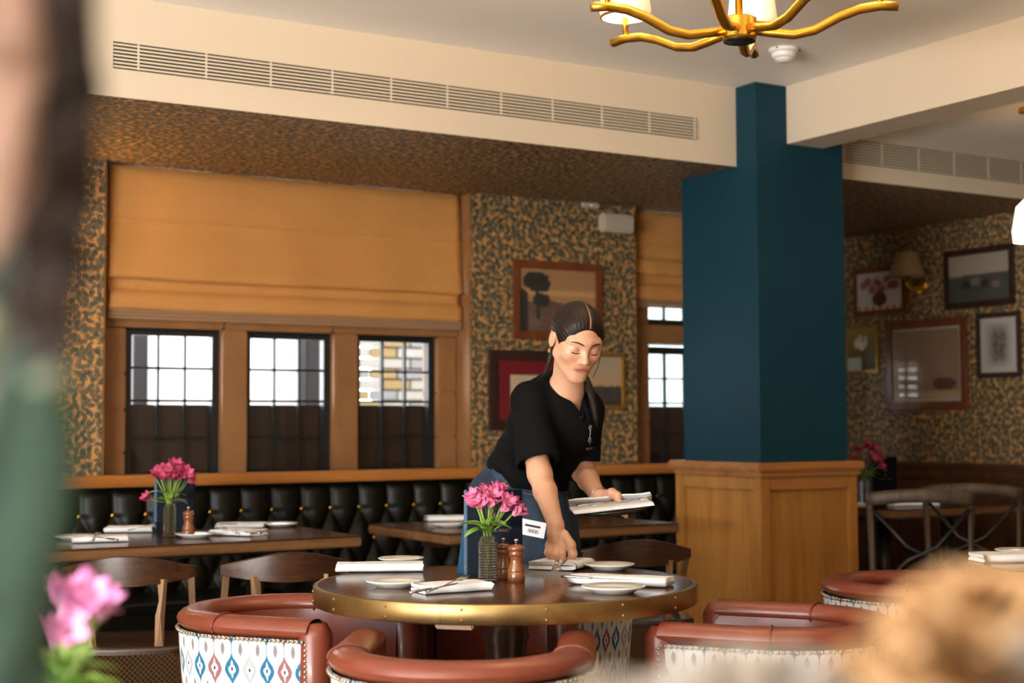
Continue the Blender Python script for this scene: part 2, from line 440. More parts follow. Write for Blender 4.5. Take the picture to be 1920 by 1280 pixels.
# wainscot on the end wall
ws = bpy.data.objects.new('trim_7', None); COL.objects.link(ws); ws['kind'] = 'structure'
MB().box(XE - .02, XE, 2.0, W2, 0, .93).build('backing', M['darkoak'], ws)
MB().box(XE - .07, XE, 2.0, W2, .925, .955, b=.008).build('cap', M['darkoak'], ws)
MB().box(XE - .045, XE, 2.0, W2, .86, .924, b=.006).build('rail', M['darkoak'], ws)
MB().box(XE - .045, XE, 2.0, W2, 0, .14, b=.006).build('rail', M['darkoak'], ws)
yy = 7.05
while yy > 2.2:
    MB().box(XE - .042, XE, yy - .05, yy, .141, .859, b=.005).build('stile', M['darkoak'], ws)
    MB().box(XE - .030, XE, yy - .36, yy - .09, .17, .83, b=.012).build('panel', M['darkoak'], ws)
    yy -= .42

# air vents in the bulkhead
def vent(name, label, x0, x1, z0, z1, n, joints, tint):
    t = thing(name, label, 'vent', (x0, BY, z0))
    w, h = x1 - x0, z1 - z0
    MB().box(0, w, -.0015, -.0003, 0, h).build('backing', M['void'], t)
    pitch = (h - .004) / n
    for a, b in zip(joints, joints[1:]):
        for k in range(n):
            MB().box(a + .0008, b - .0008, -.007, -.0016, .004 + pitch * k, .004 + pitch * k + pitch * .50).build('slat', tint, t)
    k = 0.09
    while k < w:
        MB().box(k, k + .007, -.0060, -.0017, .002, h - .002).build('divider', tint, t); k += .262
    return t
vx = float(onY(BY, 821, 180)[0])
vent('air_vent', 'long slotted air vent in the cream bulkhead above the windows', 1.500, 4.231, 2.514, 2.614, 7, (0, vx - 1.5, 2.731), M['cream'])
vent('air_vent', 'slotted air vent in the shaded bulkhead right of the blue pillar', 5.06, 6.78, 2.492, 2.612, 8, (0, 0.9, 1.72), M['cream'])

# ------------------------------------------------------------------ outside the windows
ground = struct(MB().box(-3, 14, 7.5, 16, -.4, -.3).build('ground', plain('paving', (.25, .25, .24), .9)))
M['render'] = plain('white_render', (.86, .87, .88), .8)
M['post'] = plain('dark_timber', (.006, .0065, .008), .7, noise=.3, scale=8)
ex = lambda px: float(onY(8.6, px, 700)[0])
tag(MB().box(ex(255), ex(640), 8.6, 8.75, -.3, 2.4).build('garden_wall', M['render']), 'bright white rendered wall seen outside through the two left windows', 'wall')
tag(MB().box(ex(236), ex(263), 8.44, 8.59, -.3, 2.4, b=.01).build('timber_post', M['post']), 'dark timber post outside the leftmost window', 'post')
tag(MB().box(ex(556), ex(612), 8.44, 8.59, -.3, 2.4, b=.01).build('timber_post', M['post']), 'dark timber post outside the middle window', 'post')
bw = thing('brick_wall', 'pale yellow brick wall seen outside through the third window', 'wall', (ex(650), 8.9, -.3))
MB().box(0, 1.6, .03, .2, 0, 2.6).build('mortar', plain('mortar', (.22, .21, .20), .9), bw)
bmats = [plain('brick_' + n, c, .85, noise=.2, scale=40) for n, c in (('grey', (.16, .155, .15)), ('buff', (.20, .13, .05)), ('pale', (.24, .22, .19)))]
random.seed(4); bmesh_c = {}
for r in range(14):
    for k in range(8):
        mi = random.choice((0, 1, 1, 2, 2))
        if mi not in bmesh_c: bmesh_c[mi] = MB().box(0, .196, 0, .03, 0, .062, b=.004).build('brick', bmats[mi], bw).data; b_ = bw.children[-1]
        else:
            b_ = bpy.data.objects.new('brick', bmesh_c[mi]); COL.objects.link(b_); b_.parent = bw
        b_.location = (k * .207 - (.1 if r % 2 else 0), random.uniform(-.004, .004), 1.45 + r * .072)
tag(MB().box(5.8, 9.5, 9.2, 9.4, -.3, 2.2).build('garden_wall', plain('pale_green_render', (.26, .31, .28), .8)), 'pale greenish outdoor wall seen through the window beside the blue pillar', 'wall')

# ------------------------------------------------------------------ roman blinds
def blind_mat():
    q = NT('striped_linen'); c = q.coord(); x, y, z = q.sep(c)
    s = q.math('SINE', q.math('MULTIPLY', x, 2 * PI / 0.0125))
    f = q.math('MULTIPLY_ADD', s, 0.5, 0.5)
    big = q.noise(q.mapping(c, (1.2, 1, 2.0)), 2.2, 3)
    base = q.mix(big, (.56, .255, .062), (.68, .325, .088))
    q.col(q.mix(q.math('MULTIPLY', f, .40), base, (.32, .14, .035)))
    q.set(Roughness=.85)
    w = q.noise(q.mapping(c, (1, 1, 2.2)), 5, 3); q.bump(w, .35, .02)
    return q.m
M['blind'] = blind_mat()
M['hem'] = plain('blind_hem', (.33, .19, .10), .85, noise=.1, scale=60)
def blind(label, x0, x1, lift):
    t = thing('roman_blind', label, 'blind', (x0, 6.68, 1.69 + lift), 0, 'striped roman blinds')
    w = x1 - x0; top = 2.403 - 1.69 - lift
    def sheet(prof, name, wob):
        pr = np.array(prof); m = len(pr)
        def fn(u, v):
            k = v * (m - 1); i = min(int(k), m - 2); f = k - i
            y, z = pr[i] * (1 - f) + pr[i + 1] * f
            a = wob * math.sin(u * 9.0 + 1.0) * v + wob * .6 * math.sin(u * 23) * v
            return (u * w + (0.006 * math.sin(v * 5) if u in (0, 1) else 0), y + a, z + a * .5 * v)
        o = MB().grid(fn, 60, (m - 1) * 3).build(name, M['blind'], t, True)
        sm = o.modifiers.new('thickness', 'SOLIDIFY'); sm.thickness = .003
    sheet([(.0, top), (-.005, top * .78), (-.004, top * .66), (-.010, top * .64), (-.003, top * .62), (-.010, top * .50), (-.022, .27), (-.034, .215), (-.034, .195), (-.022, .185), (.004, .188)], 'fabric', .006)
    sheet([(.006, .20), (.004, .14), (-.018, .118), (-.026, .10), (-.028, .055), (-.022, .046), (0, .048)], 'lower_fold', .003)
    for k in range(3):
        MB().box(-.004 - .002 * k, w + .004, -.022 + .003 * k, .004, .030 - .015 * k, .0435 - .015 * k, b=.004).build('hem_layer', M['hem'], t)
    return t
blind('wide striped tan roman blind above the three windows', 1.872, 3.722, 0.0)
blind('narrow striped tan roman blind partly hidden by the blue pillar', 4.835, 5.49, 0.165)
# ================================================================== BANQUETTE
M['hide'] = plain('dark_green_leather', (.0040, .0042, .0020), .40, noise=.2, scale=40, Specular_IOR_Level=.2)
def lattice_mat():
    q = NT('brass_lattice'); x, y, z = q.sep(q.coord())
    def line(k):
        a = q.math('ADD', x, z) if k else q.math('SUBTRACT', x, z)
        f = q.math('FRACT', q.math('MULTIPLY', a, 45.0))
        return q.math('LESS_THAN', q.math('ABSOLUTE', q.math('SUBTRACT', f, .5)), .13)
    m = q.math('MAXIMUM', line(0), line(1))
    q.col(q.mix(m, (.006, .005, .004), (.22, .11, .035))); q.set(Roughness=.5); return q.m
bq = thing('banquette', 'long button-tufted dark green leather banquette along the window wall', 'bench', (0.5, 5.90, 0))
BLEN = 4.95
def tuft(u, v):
    x = u * BLEN; z = .42 + v * .50
    s, dz = .150, .15
    a = x / s; vv = (.80 - z) / dz
    if vv > 0: k = abs(math.sin(PI * (a + vv / 2)) * math.sin(PI * (a - vv / 2)))
    else: k = abs(math.sin(PI * a))
    bul = k ** .55 * .042
    edge = min(1, (1 - v) / .07); bul *= edge ** .5
    return (x, .545 + .06 * v - bul, z)
MB().grid(tuft, 460, 44).build('tufted_back', M['hide'], bq, True)
MB().box(0, BLEN, .605, .695, 0, .93).build('back_frame', M['darkoak'], bq)
MB().box(0, BLEN, .545, .699, .925, .975, b=.01).build('top_rail', M['railwood'], bq)
b0 = MB().ball((0, 0, 0), .011, 8, (1, .6, 1)).build('button', M['gold'], bq, True); bd = b0.data
b0.location = (.15, .583, .80)
for k in range(2, 33):
    b_ = bpy.data.objects.new('button', bd); COL.objects.link(b_); b_.parent = bq; b_.location = (.15 * k, .583, .80)
for k in range(0, 33):
    b_ = bpy.data.objects.new('button', bd); COL.objects.link(b_); b_.parent = bq; b_.location = (.075 + .15 * k, .565, .65)
for k in range(5):
    MB().box(k * .99 + .004, k * .99 + .986, .0, .56, .33, .46, b=.035).build('seat_cushion', M['hide'], bq, True, 40)
MB().box(0, BLEN, .04, .60, .28, .335).build('seat_frame', M['darkoak'], bq)
MB().box(0, BLEN, .06, .60, .0, .28).build('lattice_base', lattice_mat(), bq)

# ================================================================== TUB CHAIRS
M['leather'] = plain('red_brown_leather', (.175, .038, .018), .34, noise=.18, scale=14, coat=.15)
M['seam'] = plain('leather_seam', (.16, .03, .016), .5)
M['legwood'] = wood('chair_leg_wood', (.03, .012, .006), (.09, .04, .018), 2, 20, .4)
M['nail'] = plain('antique_nail', (.45, .40, .30), .3, 1.0)
def ikat():
    q = NT('ikat_fabric'); u, v, _ = q.sep(q.coord('UV'))
    CW, RH = .0525, .105
    cu = q.math('DIVIDE', u, CW); ci = q.math('FLOOR', cu)
    fx = q.math('SUBTRACT', q.math('SUBTRACT', cu, ci), .5)
    rag = q.math('MULTIPLY', q.math('SUBTRACT', q.noise(q.mapping(q.coord('UV'), (300, 20, 1)), 1.0, 2), .5), .10)
    vv = q.math('ADD', q.math('DIVIDE', v, RH), rag)
    fy = q.math('SUBTRACT', q.math('FRACT', vv), .5)
    ax = q.math('ABSOLUTE', fx); ay = q.math('ABSOLUTE', fy)
    # ogee outline: wide in the middle, a thin line at the ends
    c2 = q.math('COSINE', q.math('MULTIPLY', q.math('MINIMUM', q.math('MULTIPLY', ay, 2.45), 1.0), PI))
    wid = q.math('MULTIPLY_ADD', c2, .195, .215)
    dia = q.math('LESS_THAN', ax, wid)
    def lens(hw, hh):
        return q.math('LESS_THAN', q.math('ADD', q.math('DIVIDE', ax, hw), q.math('POWER', q.math('DIVIDE', ay, hh), 2.0)), 1.0)
    cross = q.math('MAXIMUM', lens(.20, .13), lens(.085, .24))
    core = lens(.06, .06)
    # grey teardrops between the columns, half a repeat off
    fx2 = q.math('SUBTRACT', .5, ax)
    ay2 = q.math('SUBTRACT', .5, ay)
    tear = q.math('LESS_THAN', q.math('ADD', q.math('DIVIDE', fx2, .12), q.math('POWER', q.math('DIVIDE', ay2, .17), 2.0)), 1.0)
    md = q.math('FLOORED_MODULO', ci, 4.0)
    teal, mauve, grey = (.004, .125, .25), (.24, .10, .11), (.36, .38, .41)
    c = q.mix(q.math('GREATER_THAN', md, .5), teal, mauve)
    c = q.mix(q.math('GREATER_THAN', md, 1.5), c, teal)
    c = q.mix(q.math('GREATER_THAN', md, 2.5), c, grey)
    white = (.72, .71, .69)
    o = q.mix(tear, white, (.20, .18, .20))
    o = q.mix(dia, o, c); o = q.mix(cross, o, white); o = q.mix(core, o, (.03, .025, .05))
    q.col(o); q.set(Roughness=.8); return q.m
M['ikat'] = ikat()
def make_tub(label):
    t = thing('tub_chair', label, 'chair', (0, 0, 0), 0, 'leather tub chairs at the round tables')
    R, A, yb = .262, .20, -.035          # half width, arm reach, start of the curve
    # horseshoe path, front of the chair is +y
    pts = [(R, A), (R, A * .6), (R, A * .25)]
    for k in range(17):
        a = PI * k / 16; pts.append((R * math.cos(a), yb - R * 1.0 * math.sin(a)))
    pts += [(-R, A * .25), (-R, A * .6), (-R, A)]
    P = np.array(pts); n = len(P)
    # resample evenly
    d = np.r_[0, np.cumsum(np.hypot(*np.diff(P, axis=0).T))]; N = 60
    s = np.linspace(0, d[-1], N + 1); P = np.c_[np.interp(s, d, P[:, 0]), np.interp(s, d, P[:, 1])]
    Tn = np.gradient(P, axis=0); Tn /= np.linalg.norm(Tn, axis=1)[:, None]; Nn = np.c_[-Tn[:, 1], Tn[:, 0]]
    if (Nn[N // 2] @ np.array([0, -1])) < 0: Nn = -Nn
    Z1 = .665
    def at(i, off, z): return (P[i][0] + Nn[i][0] * off, P[i][1] + Nn[i][1] * off, z)
    def fab(u, v):
        i = round(u * N); return at(i, .038 - .05 * (1 - v) ** 1.3, .17 + (Z1 - .022 - .17) * v)
    MB().grid(fab, N, 10, uvf=lambda u, v: (s[round(u * N)] - s[N // 2] + .026, .17 + v * .47 + .022)).build('outer_fabric', M['ikat'], t, True)
    def inn(u, v):
        i = round(u * N); return at(i, -.045 - .012 * math.sin(v * PI), .40 + (Z1 - .40) * v)
    MB().grid(inn, N, 8).build('inner_back', M['leather'], t, True)
    # padded rim
    def rim(u, v):
        i = round(u * N); a = 2 * PI * v
        return at(i, math.cos(a) * .047 - .004, Z1 + math.sin(a) * .029)
    MB().grid(rim, N, 16).build('padded_rim', M['leather'], t, True)
    for i in (0, N):
        o = MB().tube([at(i, -.004, .20), at(i, -.004, .45), at(i, -.004, Z1 - .01), at(i, -.004, Z1 + .018)], [.038, .042, .046, .030], 14).build('arm_front', M['leather'], t, True)
    for k in (13, 47): 
        MB().tube([at(k, math.cos(a) * .049 - .004, Z1 + math.sin(a) * .031) for a in np.linspace(-.6, PI + .9, 16)], .003, 6).build('seam', M['seam'], t, True)
    nb = MB()
    dn = np.arange(.012, s[-1] - .01, .0135)
    for q in dn:
        x = np.interp(q, s, P[:, 0]); y = np.interp(q, s, P[:, 1]); i = min(N, int(round(q / s[-1] * N)))
        nb.ball((x + Nn[i][0] * .043, y + Nn[i][1] * .043, Z1 - .026), .0052, 6)
    for i in (0, N):
        for z in np.arange(.2, Z1 - .03, .0135): nb.ball((at(i, .040, z)[0], at(i, .040, z)[1] - .004, z), .0052, 6)
    stuff(nb.build('nail_trim', M['nail'], t, True))
    def seat(u, v):
        a = 2 * PI * u; r = min(1, v * 1.25); k = max(0, (v - .8) * 5)
        return (math.cos(a) * .235 * r, -.03 + math.sin(a) * (.235 if math.sin(a) < 0 else .26) * r, .45 + .02 * (1 - r * r) - k * .10)
    MB().grid(seat, 28, 10, cu=True).build('seat_cushion', M['leather'], t, True)
    MB().box(-.22, .22, -.24, .2, .17, .36).build('seat_base', M['seam'], t)
    for x, y in ((.2, .18), (-.2, .18), (.18, -.22), (-.18, -.22)):
        MB().tube([(x * 1.08, y * 1.08, 0), (x, y, .2)], [.014, .022], 10).build('leg', M['legwood'], t, True)
    return t
tub = make_tub('tub chair left of the near round table, ikat side panel facing the camera')
def place(o, l, d, ang):   # ang: facing in (lateral, depth) degrees, 0 = image right, 90 = away
    x, y = LD(l, d); a = math.radians(ang) - YAW
    o.location = (x, y, 0); o.rotation_euler = (0, 0, a - PI / 2)
place(tub, -.60, 4.12, -22)
place(dup(tub, (0, 0, 0), 0, 'tub chair with its back to the camera in front of the near round table'), -.115, 3.41, 86)
place(dup(tub, (0, 0, 0), 0, 'tub chair right of the near round table, turned towards it'), .664, 3.88, 156)
place(dup(tub, (0, 0, 0), 0, 'tub chair tucked under the far side of the near round table'), .05, 4.53, 234)
place(dup(tub, (0, 0, 0), 0, 'tub chair beside the second round table at the right edge'), 1.34, 4.74, -12)

# ================================================================== WOODEN CHAIRS
M['walnut'] = wood('walnut_chair', (.010, .004, .002), (.075, .026, .009), 0, 26, .36, .1, .07)
M['postwood'] = wood('pale_post_wood', (.16, .085, .04), (.30, .18, .095), 2, 12, .5)
def make_wood_chair(label):
    t = thing('wooden_chair', label, 'chair', (0, 0, 0), 0, 'wooden bow-back chairs at the square tables')
    w = .225
    def bk(u, v):
        a = (u - .5) * 2; k = v * 2 * PI; c, sn = math.cos(k), math.sin(k); e = 1 / max(abs(c), abs(sn)) ** .75
        y = -.20 + .10 * a * a; zc = .706 - .004 * a * a; hh = .046 - .012 * a ** 4
        return (a * w, y + c * e * .0095, zc + sn * e * hh * .86 + (.016 * math.cos(a * PI * .9) if sn > .2 else 0) - (.010 * math.cos(a * PI * .8) if sn < -.2 else 0))
    MB().grid(bk, 24, 24).build('backrest', M['walnut'], t, True, 45)
    for s_ in (-1, 1):
        MB().tube([(s_ * .11, -.17, .44), (s_ * .115, -.185, .56), (s_ * .12, -.175, .68)], .017, 4, (1.15, .8)).build('back_post', M['postwood'], t)
        MB().tube([(s_ * .20, -.21, 0), (s_ * .185, -.17, .43)], [.015, .02], 4).build('leg', M['walnut'], t)
        MB().tube([(s_ * .20, .22, 0), (s_ * .185, .19, .43)], [.015, .02], 4).build('leg', M['walnut'], t)
        MB().tube([(s_ * .208, -.105, .685), (s_ * .20, .06, .44)], .015, 4).build('arm_strut', M['postwood'], t)
        MB().tube([(s_ * .192, -.19, .2), (s_ * .192, .205, .2)], .010, 6).build('stretcher', M['walnut'], t)
    def seat(u, v):
        a = 2 * PI * u; c, s2 = math.cos(a), math.sin(a); e = 1 / max(abs(c), abs(s2)) ** .7
        return (c * .23 * e * min(1, v * 1.3), s2 * .215 * e * min(1, v * 1.3), .455 + .006 * v - max(0, v - .77) * .11)
    MB().grid(seat, 32, 9, cu=True).build('seat', M['walnut'], t, True)
    return t
def placew(o, px, d, ang):
    l = (px - 960) / FPX * d; place(o, l, d, ang)
wc = make_wood_chair('bow-back wooden chair nearest the green plant, at the long square table')
placew(wc, 254, 5.10, 96)
placew(dup(wc, (0, 0, 0), 0, 'bow-back wooden chair behind the left tub chair, at the long square table'), 527, 5.22, 110)
placew(dup(wc, (0, 0, 0), 0, 'bow-back wooden chair beside the panelled base of the blue pillar'), 1172, 5.70, 100)

# cross-back chairs in the far bay
M['greywood'] = wood('weathered_oak', (.028, .018, .010), (.085, .056, .032), 2, 12, .55)
def make_cross(label):
    t = thing('cross_back_chair', label, 'chair', (0, 0, 0), 0, 'cross-back chairs in the far bay')
    top = [( .225 * a, -.20 - .045 * (1 - a * a), .86 + .02 * (1 - a * a)) for a in np.linspace(-1, 1, 13)]
    MB().tube(top, .021, 8, (.7, 1.5)).build('top_rail', M['greywood'], t, True)
    for s_ in (-1, 1):
        MB().tube([(s_ * .21, -.24, 0), (s_ * .20, -.20, .44), (s_ * .215, -.20, .86)], .016, 8).build('back_post', M['greywood'], t, True)
        MB().tube([(s_ * .20, .20, 0), (s_ * .195, .18, .45)], .016, 8).build('leg', M['greywood'], t, True)
        MB().tube([(s_ * .205, -.20, .82), (s_ * .06, -.235, .66), (-s_ * .06, -.235, .60), (-s_ * .195, -.20, .47)], .013, 6, (1.5, .6)).build('cross_brace', M['black'], t, True)
        MB().tube([(s_ * .205, -.21, .2), (s_ * .2, .19, .2)], .009, 6).build('stretcher', M['greywood'], t, True)
    MB().box(-.22, .22, -.21, .21, .44, .475, b=.012).build('seat', M['greywood'], t)
    return t
cc = make_cross('dark cross-back chair at the far table right beside the pillar')
placew(cc, 1712, 6.55, 80)
placew(dup(cc, (0, 0, 0), 0, 'cross-back chair cut by the right edge of the photo'), 1935, 6.0, 118)
placew(dup(cc, (0, 0, 0), 0, 'middle cross-back chair half hidden behind the other two'), 1828, 7.1, 65)

# ================================================================== TABLES
M['tabletop'] = wood('dark_table_top', (.034, .012, .005), (.095, .036, .013), 0, 7, .18, .0)
M['tableedge'] = wood('table_edge', (.10, .045, .016), (.22, .105, .04), 0, 10, .35, .3)
M['pedestal'] = plain('dark_pedestal', (.035, .018, .011), .3, noise=.2, scale=10, coat=.4)
TZ = .76
def round_table(label, l, d, rz=0):
    x, y = LD(l, d); t = thing('round_table', label, 'table', (x, y, 0), rz, 'round pedestal tables')
    R = .523
    MB().lathe([(0.001, TZ - .012), (R - .004, TZ - .012), (R - .004, TZ - .001), (R - .012, TZ), (0.001, TZ)], 96, cap=False).build('table_top', M['tabletop'], t, True, 35)
    for k in range(4):
        def band(u, v, k=k):
            a = PI / 2 * (k + u * .999); q = [(R, TZ - .050), (R + .003, TZ - .046), (R + .003, TZ - .004), (R + .001, TZ - .0005), (R - .010, TZ + .0006)]
            r, z = q[round(v * 4)]; return (r * math.cos(a), r * math.sin(a), z)
        MB().grid(band, 28, 4).build('brass_band', M['brass'], t, True, 40)
    nb = MB()
    for k in range(16):
        a = 2 * PI * k / 16 + .1
        for z in (TZ - .012, TZ - .038): nb.ball(((R + .003) * math.cos(a), (R + .003) * math.sin(a), z), .004, 6)
    stuff(nb.build('band_pins', M['brass'], t, True))
    MB().lathe([(.001, TZ - .05), (R, TZ - .05), (R, TZ - .012), (.001, TZ - .012)], 64, cap=False).build('under_board', M['pedestal'], t)
    MB().box(-.43, .43, -.05, .05, TZ - .074, TZ - .051, b=.004).build('brace', M['oakx'], t)
    MB().box(-.05, .05, -.27, .27, TZ - .085, TZ - .0515, b=.004).build('brace', M['oakx'], t)
    MB().lathe([(.10, TZ - .086), (.085, TZ - .10), (.06, TZ - .12), (.066, TZ - .15), (.058, TZ - .17), (.052, .45), (.060, .36), (.075, .28), (.06, .22), (.07, .16), (.09, .10)], 28).build('pedestal', M['pedestal'], t, True)
    MB().lathe([(.30, 0), (.30, .02), (.27, .035), (.12, .07), (.085, .10)], 40).build('base', M['pedestal'], t, True, 40)
    return t
RT = round_table('brass-edged round wooden table laid with napkins in the foreground centre', -.022, 4.06, math.radians(253) - YAW)
RT2 = round_table('brass-edged round table cut off by the right edge of the photo', 1.935, 4.47, .2)
def square_table(label, x0, x1, y0, y1):
    t = thing('square_table', label, 'table', ((x0 + x1) / 2, (y0 + y1) / 2, 0), 0, 'wooden tables along the banquette')
    w, h = (x1 - x0) / 2, (y1 - y0) / 2
    MB().box(-w, w, -h, h, TZ - .006, TZ, b=.002).build('table_top', M['tabletop'], t)
    MB().box(-w, w, -h, h, TZ - .042, TZ - .0065, b=.006).build('edge_band', M['tableedge'], t)
    MB().box(-w + .1, w - .1, -.05, .05, TZ - .08, TZ - .043).build('brace', M['pedestal'], t)
    for s_ in (-1, 1):
        MB().tube([(s_ * (w - .3), 0, .03), (s_ * (w - .3), 0, TZ - .05)], .035, 12).build('pedestal', M['black'], t, True)
        MB().box(s_ * (w - .3) - .05, s_ * (w - .3) + .05, -.28, .28, 0, .03, b=.008).build('base', M['black'], t)
    return t
ST1 = square_table('long wooden table at the left end of the banquette, with flowers and menu', 1.12, 2.485, 5.25, 5.985)
ST2 = square_table('wooden table behind the waitress, in front of the banquette', 2.80, 3.96, 5.13, 5.86)
ST3 = square_table('dark wooden table in the far bay right of the pillar', 5.42, 6.50, 5.28, 6.02)
# ================================================================== PICTURES AND WALL FITTINGS
M['print'] = attr_mat('painted_print', .5)
def canvas(name, w, h, fn, parent, y, nx=64, ny=48, x0=0, z0=0):
    u, v = np.meshgrid(np.linspace(0, 1, nx + 1), np.linspace(0, 1, ny + 1), indexing='ij')
    c = np.clip(fn(u, v), 0, 1)
    vs = np.stack([x0 + u * w, np.full_like(u, y), z0 + v * h], -1).reshape(-1, 3)
    f = [(i * (ny + 1) + j, (i + 1) * (ny + 1) + j, (i + 1) * (ny + 1) + j + 1, i * (ny + 1) + j + 1) for i in range(nx) for j in range(ny)]
    o = obj(name, vs, f, M['print'], parent)
    a = o.data.color_attributes.new('Col', 'FLOAT_COLOR', 'POINT')
    a.data.foreach_set('color', np.concatenate([c.reshape(-1, 3), np.ones((c.size // 3, 1))], 1).astype(np.float32).ravel())
    return o
def C3(*c): return np.array(c, float)
def lerp(a, b, t): return a + (b - a) * np.clip(t, 0, 1)[..., None]
def land_tree(u, v):
    c = lerp(C3(.42, .22, .09), C3(.34, .19, .09), v + 0 * u); c = lerp(c, C3(.55, .33, .13), 1 - abs(v - .62) * 14)
    hill = (v < .42 + .05 * np.sin(u * 5) + .05 * fbm(u * 6, v * 6)); c = lerp(c, C3(.10, .045, .02) + .09 * fbm(u * 9, v * 9, 2)[..., None], hill * 1.0)
    tr = ((u - .22) / .20) ** 2 + ((v - .78) / .20) ** 2 + .9 * (fbm(u * 9, v * 9, 3) - .45) < .8
    tr |= ((u - .28) / .14) ** 2 + ((v - .5) / .14) ** 2 + .9 * (fbm(u * 9, v * 9, 6) - .45) < .8
    tr |= (abs(u - .22 + .06 * (v - .5)) < .022) & (v < .8) & (v > .2)
    tr |= (u < .10) & (v < .55 + .2 * fbm(u * 9, v * 4, 8))
    return lerp(c, C3(.022, .022, .016) + .02 * fbm(u * 20, v * 20)[..., None], tr * 1.0)
def land_small(u, v):
    c = lerp(C3(.52, .29, .11), C3(.40, .33, .22), v + .1 * fbm(u * 4, v * 6)); g = v < .36 + .06 * fbm(u * 7, v)
    c = lerp(c, C3(.03, .022, .014) + .05 * fbm(u * 14, v * 14, 4)[..., None], g * 1.0)
    return lerp(c, C3(.04, .04, .02), ((((u - .2) / .1) ** 2 + ((v - .42) / .1) ** 2) < 1) * 1.0)
def crest(u, v):
    r = np.hypot((u - .5) / .36, (v - .55) / .26); a = np.arctan2(v - .55, u - .5)
    c = C3(.50, .42, .27) + 0 * u[..., None]
    m = ((abs(r - .85) < .13) & (np.sin(a * 9) > -.4)) | (r < .32); c = lerp(c, C3(.26, .10, .06), m * .8)
    return lerp(c, C3(.20, .15, .09), ((v < .2) & (v > .1) & (np.sin(u * 60) > 0)) * .7)
def vase_flowers(u, v):
    c = C3(.50, .47, .42) + .06 * fbm(u * 5, v * 5)[..., None]
    c = lerp(c, C3(.55, .16, .05), ((v < .12) & (np.sin(u * 40) > 0)) * 1.0)
    for k in range(9):
        x0, z0 = .14 + .09 * k + .02 * math.sin(k * 7), .68 + .13 * math.sin(k * 2.3)
        c = lerp(c, C3(.30, .06, .05), ((u - x0) ** 2 * 1.8 + (v - z0) ** 2 < .010 + .004 * math.sin(k)) * .85)
        tt = np.clip((v - .42) / (z0 - .42), 0, 1); c = lerp(c, C3(.16, .07, .04), ((abs(u - (.5 + (x0 - .5) * tt)) < .018) & (v > .4) & (v < z0)) * 1.0)
    return lerp(c, C3(.10, .03, .025), ((((u - .5) / .17) ** 2 + ((v - .28) / .18) ** 2) < 1) * 1.0)
def cattle(u, v):
    c = lerp(C3(.36, .29, .22), C3(.30, .25, .20), v); g = v < .55 + .03 * fbm(u * 6, v)
    c = lerp(c, C3(.045, .045, .04) + .03 * fbm(u * 10, v * 12)[..., None], g * 1.0)
    for k, (x, z, w) in enumerate(((.3, .36, .07), (.45, .42, .09), (.6, .36, .06), (.78, .32, .07))):
        c = lerp(c, C3(.16, .12, .09) if k % 2 else C3(.02, .015, .012), (((u - x) / w) ** 2 + ((v - z) / .09) ** 2 < 1) * .9)
    return c
def daisies(u, v):
    c = lerp(C3(.05, .05, .02), C3(.30, .20, .05), v); c = lerp(c, C3(.42, .44, .38), ((v < .3) & (u < .5)) * 1.0)
    n = fbm(u * 14, v * 14, 5); k = np.exp(-((u - .45) / .32) ** 2 - ((v - .62) / .26) ** 2)
    return lerp(c, C3(.62, .58, .46), ((n * k > .30)) * 1.0)
def etching(u, v):
    n = fbm(u * 12, v * 12, 9); k = np.exp(-((u - .5) / .34) ** 4 - ((v - .5) / .42) ** 4)
    return lerp(C3(.42, .39, .34), C3(.09, .075, .07), k * (.35 + 1.0 * n))
def still_life(u, v):
    c = lerp(C3(.34, .21, .12), C3(.27, .17, .10), fbm(u * 3, v * 3)); c = lerp(c, C3(.45, .33, .22), (v < .12) * 1.0)
    return lerp(c, C3(.13, .055, .04), ((((u - .78) / .18) ** 2 + ((v - .22) / .09) ** 2) < 1) * 1.0)
def frame(label, loc, rz, w, h, fm, fw, fn, glass=False, mat=None, mw=0.0, deep=.022):
    """local x right, z up, front faces -y; loc is the lower left corner on the wall"""
    t = thing('framed_picture', label, 'picture', loc, rz)
    y1 = -.003
    for a in ((0, w, 0, fw), (0, w, h - fw, h), (0, fw, fw, h - fw), (w - fw, w, fw, h - fw)):
        MB().box(a[0], a[1], -deep, y1, a[2], a[3], b=min(.005, fw / 4)).build('frame_side', fm, t)
    MB().box(fw * .6, w - fw * .6, -.008, y1, fw * .6, h - fw * .6).build('backing', M['black'], t)
    if mat: MB().box(fw, w - fw, -.011, -.0085, fw, h - fw).build('mount', mat, t)
    i = fw + mw; canvas('print', w - 2 * i, h - 2 * i, fn, t, -.0125, x0=i, z0=i)
    if glass: MB().box(fw, w - fw, -.0165, -.015, fw, h - fw).build('picture_glass', M['picglass'], t)
    return t
M['frwood'] = wood('frame_wood', (.10, .028, .010), (.21, .062, .020), 2, 12, .35, .3)
M['frdark'] = wood('frame_dark', (.018, .007, .005), (.05, .02, .013), 2, 12, .35, .3)
M['frgold'] = plain('frame_gilt', (.42, .25, .06), .4, .7, .3, 40)
M['redmat'] = plain('red_mount', (.15, .003, .008), .7)
M['palemat'] = plain('pale_mount', (.48, .45, .40), .8)
def back_pic(label, p0, p1, *a, **k):
    q0, q1 = onY(W - .02, *p0), onY(W - .02, *p1)
    frame(label, (q0[0], W, min(q0[2], q1[2])), 0, q1[0] - q0[0], abs(q0[2] - q1[2]), *a, **k)
back_pic('brown wood framed landscape with a tall tree above the waitress', (963, 485), (1131, 640), M['frwood'], .045, land_tree)
back_pic('dark framed red-mounted print left of the waitress', (918, 655), (1062, 806), M['frdark'], .055, crest, mat=M['redmat'], mw=.075)
back_pic('small gilt framed landscape right of the waitress', (1074, 660), (1173, 767), M['frgold'], .022, land_small)
